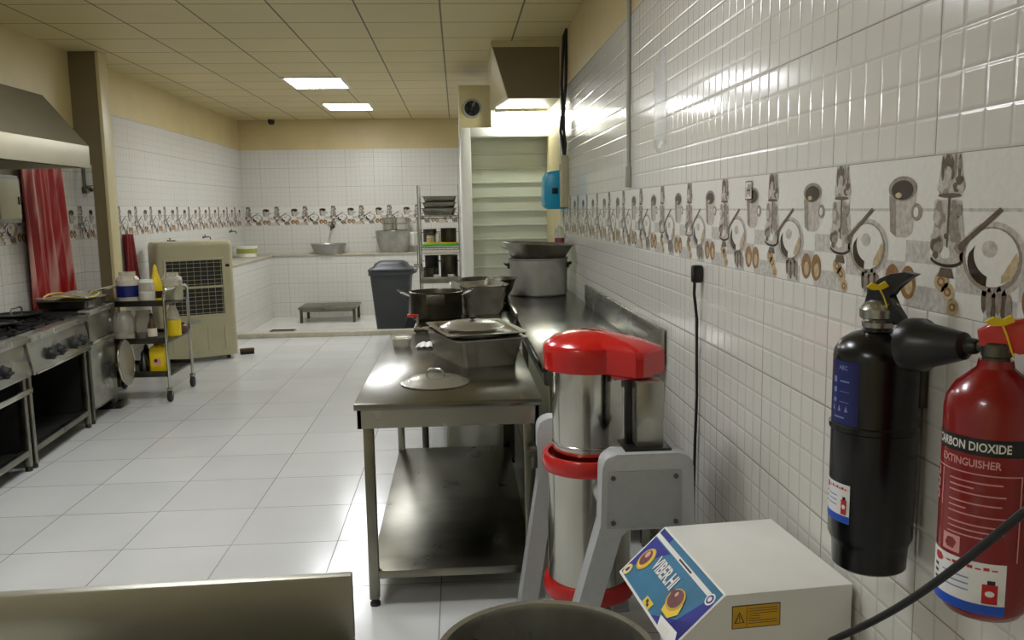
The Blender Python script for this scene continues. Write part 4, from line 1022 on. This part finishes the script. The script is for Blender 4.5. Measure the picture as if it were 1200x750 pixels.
t = thing('large_pot', 'large round bellied aluminium pot on the tiled ledge above the bin', 'pot', (-1.03, 13.62, LZ))
MB().lathe([(0, 0), (.20, 0), (.225, .02), (.275, .20), (.29, .34), (.295, .345), (.28, .35), (.265, .2), (.21, .03), (0, .02)], seg=40, sy=.75).build('body', 'alu', t)
MB().tube([(-.27, -.05, .25), (-.33, -.04, .24), (-.33, .04, .24), (-.27, .05, .25)], .012, 8).build('handle', 'alu', t)
t = thing('large_pot', 'straight sided steel pot sitting inside the round bellied pot', 'pot', (-1.0, 13.62, LZ + .352))
MB().lathe([(0, 0), (.19, 0), (.20, .01), (.205, .19), (.215, .195), (.215, .205), (.195, .2), (.19, .02), (0, .015)], seg=40, sy=.9).build('body', 'steel_polish', t)
MB().lathe([(.205, .10), (.212, .105), (.212, .115), (.205, .12)], seg=40, sy=.9).build('band', 'steel', t)
t = thing('white_tub', 'white tub with a greenish stain on the tiled ledge by the left wall', 'tub', (-3.20, 13.0, LZ))
MB().lathe([(0, 0), (.13, 0), (.14, .01), (.15, .15), (.158, .155), (.158, .165), (.14, .16), (.13, .02), (0, .015)], seg=28).build('tub', 'white', t)
MB().lathe([(.148, .06), (.151, .06), (.153, .13), (.150, .13)], seg=28, sx=.995, sy=.995).build('print', pmat('olive_print', (150, 150, 70), .5), t)
t = thing('soap_box', 'narrow pale blue bottle standing on the left tiled ledge near the cooler', 'bottle', (-3.1, 11.25, LZ))
MB().lathe([(0, 0), (.045, 0), (.048, .01), (.048, .17), (.02, .2), (.02, .23), (0, .23)], seg=18).build('body', pmat('pale_blue', (96, 140, 170), .4), t)
MB().lathe([(0, .23), (.024, .23), (.024, .26), (0, .262)], seg=14).build('cap', 'white', t)
t = thing('dome_camera', 'small dark security camera under the ceiling near the back left corner', 'camera', (-2.86, 13.60, ZC))
MB().lathe([(0, 0), (.05, 0), (.05, -.02), (0, -.02)], seg=20).build('base', 'cream', t)
MB().lathe([(0, -.105), (.03, -.098), (.05, -.075), (.055, -.05), (.045, -.02), (0, -.02)], seg=20).build('dome', 'black', t)

# ------------------------------------------------------------------ storage rack
rk = thing('wire_rack', 'tall chrome wire rack of pans and trays left of the white doorway', 'rack', (-.46, 10.05, 0))
RW, RD = .48, .50
RZ = (.22, .76, 1.155, 1.52)
for x in (0, RW):
    for y in (0, RD):
        MB().tube([(x, y, .0), (x, y, 1.88)], .013, 10).build('post', 'chrome', rk)
for z in RZ:
    s_ = MB()
    for y in (0, RD): s_.tube([(0, y, z), (RW, y, z)], .006, 6); s_.tube([(0, y, z - .03), (RW, y, z - .03)], .005, 6)
    for x in (0, RW): s_.tube([(x, 0, z), (x, RD, z)], .006, 6)
    for i in range(1, 14): s_.tube([(i * RW / 14, 0, z + .003), (i * RW / 14, RD, z + .003)], .003, 5)
    n = 10
    for y in (0,):
        s_.tube([(i * RW / (2 * n), y, z - .03 * (i % 2)) for i in range(2 * n + 1)], .003, 5)
    s_.build('wire_shelf', 'steel', rk)
MB().box(.0, RW, -.012, .0, .725, .80, .002).build('shelf_front', 'steel_shelf', rk)
kx, ky = -.46, 10.05
for i, (z, lab) in enumerate(((1.53, 'lowest of the steel trays stacked on the top rack shelf'), (1.60, 'middle one of the steel trays stacked on the top rack shelf'), (1.67, 'topmost steel tray stacked on the top rack shelf'))):
    t = thing('steel_tray', lab, 'tray', (kx + .245, ky + .25, z), R(3 * (i - 1)), 'trays on the top rack shelf')
    pan_mesh(t, .40, .42, .085, .004, 'steel_shelf', .03, .012)
def rpot(label, x, y, z, r, h, mat='steel_dark', name='cooking_pot', two=True):
    t = thing(name, label, 'pot', (kx + x, ky + y, z))
    MB().lathe([(0, 0), (r * .95, 0), (r, .01), (r, h), (r + .006, h + .003), (r + .006, h + .008), (r - .004, h + .006), (r - .006, .015), (0, .01)], seg=32).build('body', mat, t)
    for s_ in ((-1, 1) if two else (1,)):
        MB().tube([(s_ * r, -.03, h * .75), (s_ * (r + .025), -.025, h * .78), (s_ * (r + .025), .025, h * .78), (s_ * r, .03, h * .75)], .005, 6).build('handle', 'steel', t)
    return t
t = thing('cutting_board', 'green cutting board lying on the middle rack shelf', 'cutting board', (kx + .255, ky + .22, 1.166))
MB().box(-.22, .22, -.20, .20, 0, .022, .004).build('board', 'green', t)
t = thing('cutting_board', 'yellow cutting board lying on top of the green board', 'cutting board', (kx + .265, ky + .24, 1.189))
MB().box(-.19, .19, -.19, .19, 0, .016, .004).build('board', 'yellow', t)
rpot('dark pot standing on the cutting boards at the right', .345, .26, 1.206, .095, .16, 'alu_dark')
bottle('pump_bottle', 'clear pump bottle in front of the dark pot on the cutting boards', (kx + .22, ky + .12, 1.206), [(0, 0), (.03, 0), (.032, .01), (.032, .10), (.012, .125), (.012, .14), (0, .14)], 'film', 'white', .14, .02, .035)
jar('spice_jar', 'squat jar of yellow spice at the left of the cutting boards', (kx + .13, ky + .15, 1.206), .05, .10, .06, pmat('spice', (190, 160, 50), .5), 'steel_dark', None, 'film')
rpot('grey bowl shaped pot behind the spice jar on the rack', .12, .33, 1.206, .085, .15, 'steel_dark')
rpot('tall dark pot at the right of the rack shelf under the cutting boards', .345, .24, .77, .105, .27, 'alu_dark')
rpot('low dark pan at the left of the rack shelf under the cutting boards', .11, .16, .77, .08, .13, 'alu_dark')
rpot('dark pot at the back left of the rack shelf under the cutting boards', .13, .38, .77, .085, .26, 'black_iron')
for i, (x, lab) in enumerate(((.19, 'small white cup at the left on the lower rack shelf edge'), (.36, 'small white cup at the right on the lower rack shelf edge'))):
    t = thing('white_cup', lab, 'cup', (kx + x, ky + .045, .77), 0, 'white cups on the rack')
    MB().lathe([(0, 0), (.028, 0), (.036, .05), (.038, .055), (.034, .054), (.027, .006), (0, .005)], seg=20).build('cup', 'white', t)
    MB().tube([(.033, 0, .045), (.05, 0, .04), (.05, 0, .018), (.03, 0, .012)], .004, 6).build('handle', 'white', t)
rpot('broad dark pot on the bottom shelf of the rack', .24, .25, .23, .19, .30, 'alu_dark')
t = thing('hanging_ladle', 'long handled ladle hanging at the left side of the rack', 'ladle', (kx - .03, ky + .1, .90))
MB().tube([(0, 0, .05), (.0, .0, .3), (.01, 0, .58), (.03, 0, .60)], .006, 6).build('handle', 'steel', t)
MB().lathe([(0, 0), (.03, .008), (.045, .03), (.05, .055), (.046, .055), (.03, .015), (0, .006)], -.0, 0, 0, 18).build('bowl', 'steel', t)
t = thing('wall_cloth', 'white cloth hanging from the left post of the rack', 'cloth', (kx - .075, ky + .02, 1.18))
MB().grid(lambda u, v: (-.03 + .08 * u, .012 * math.sin(9 * u), .16 * v), 10, 6).build('cloth', 'white', t, solid=.004)
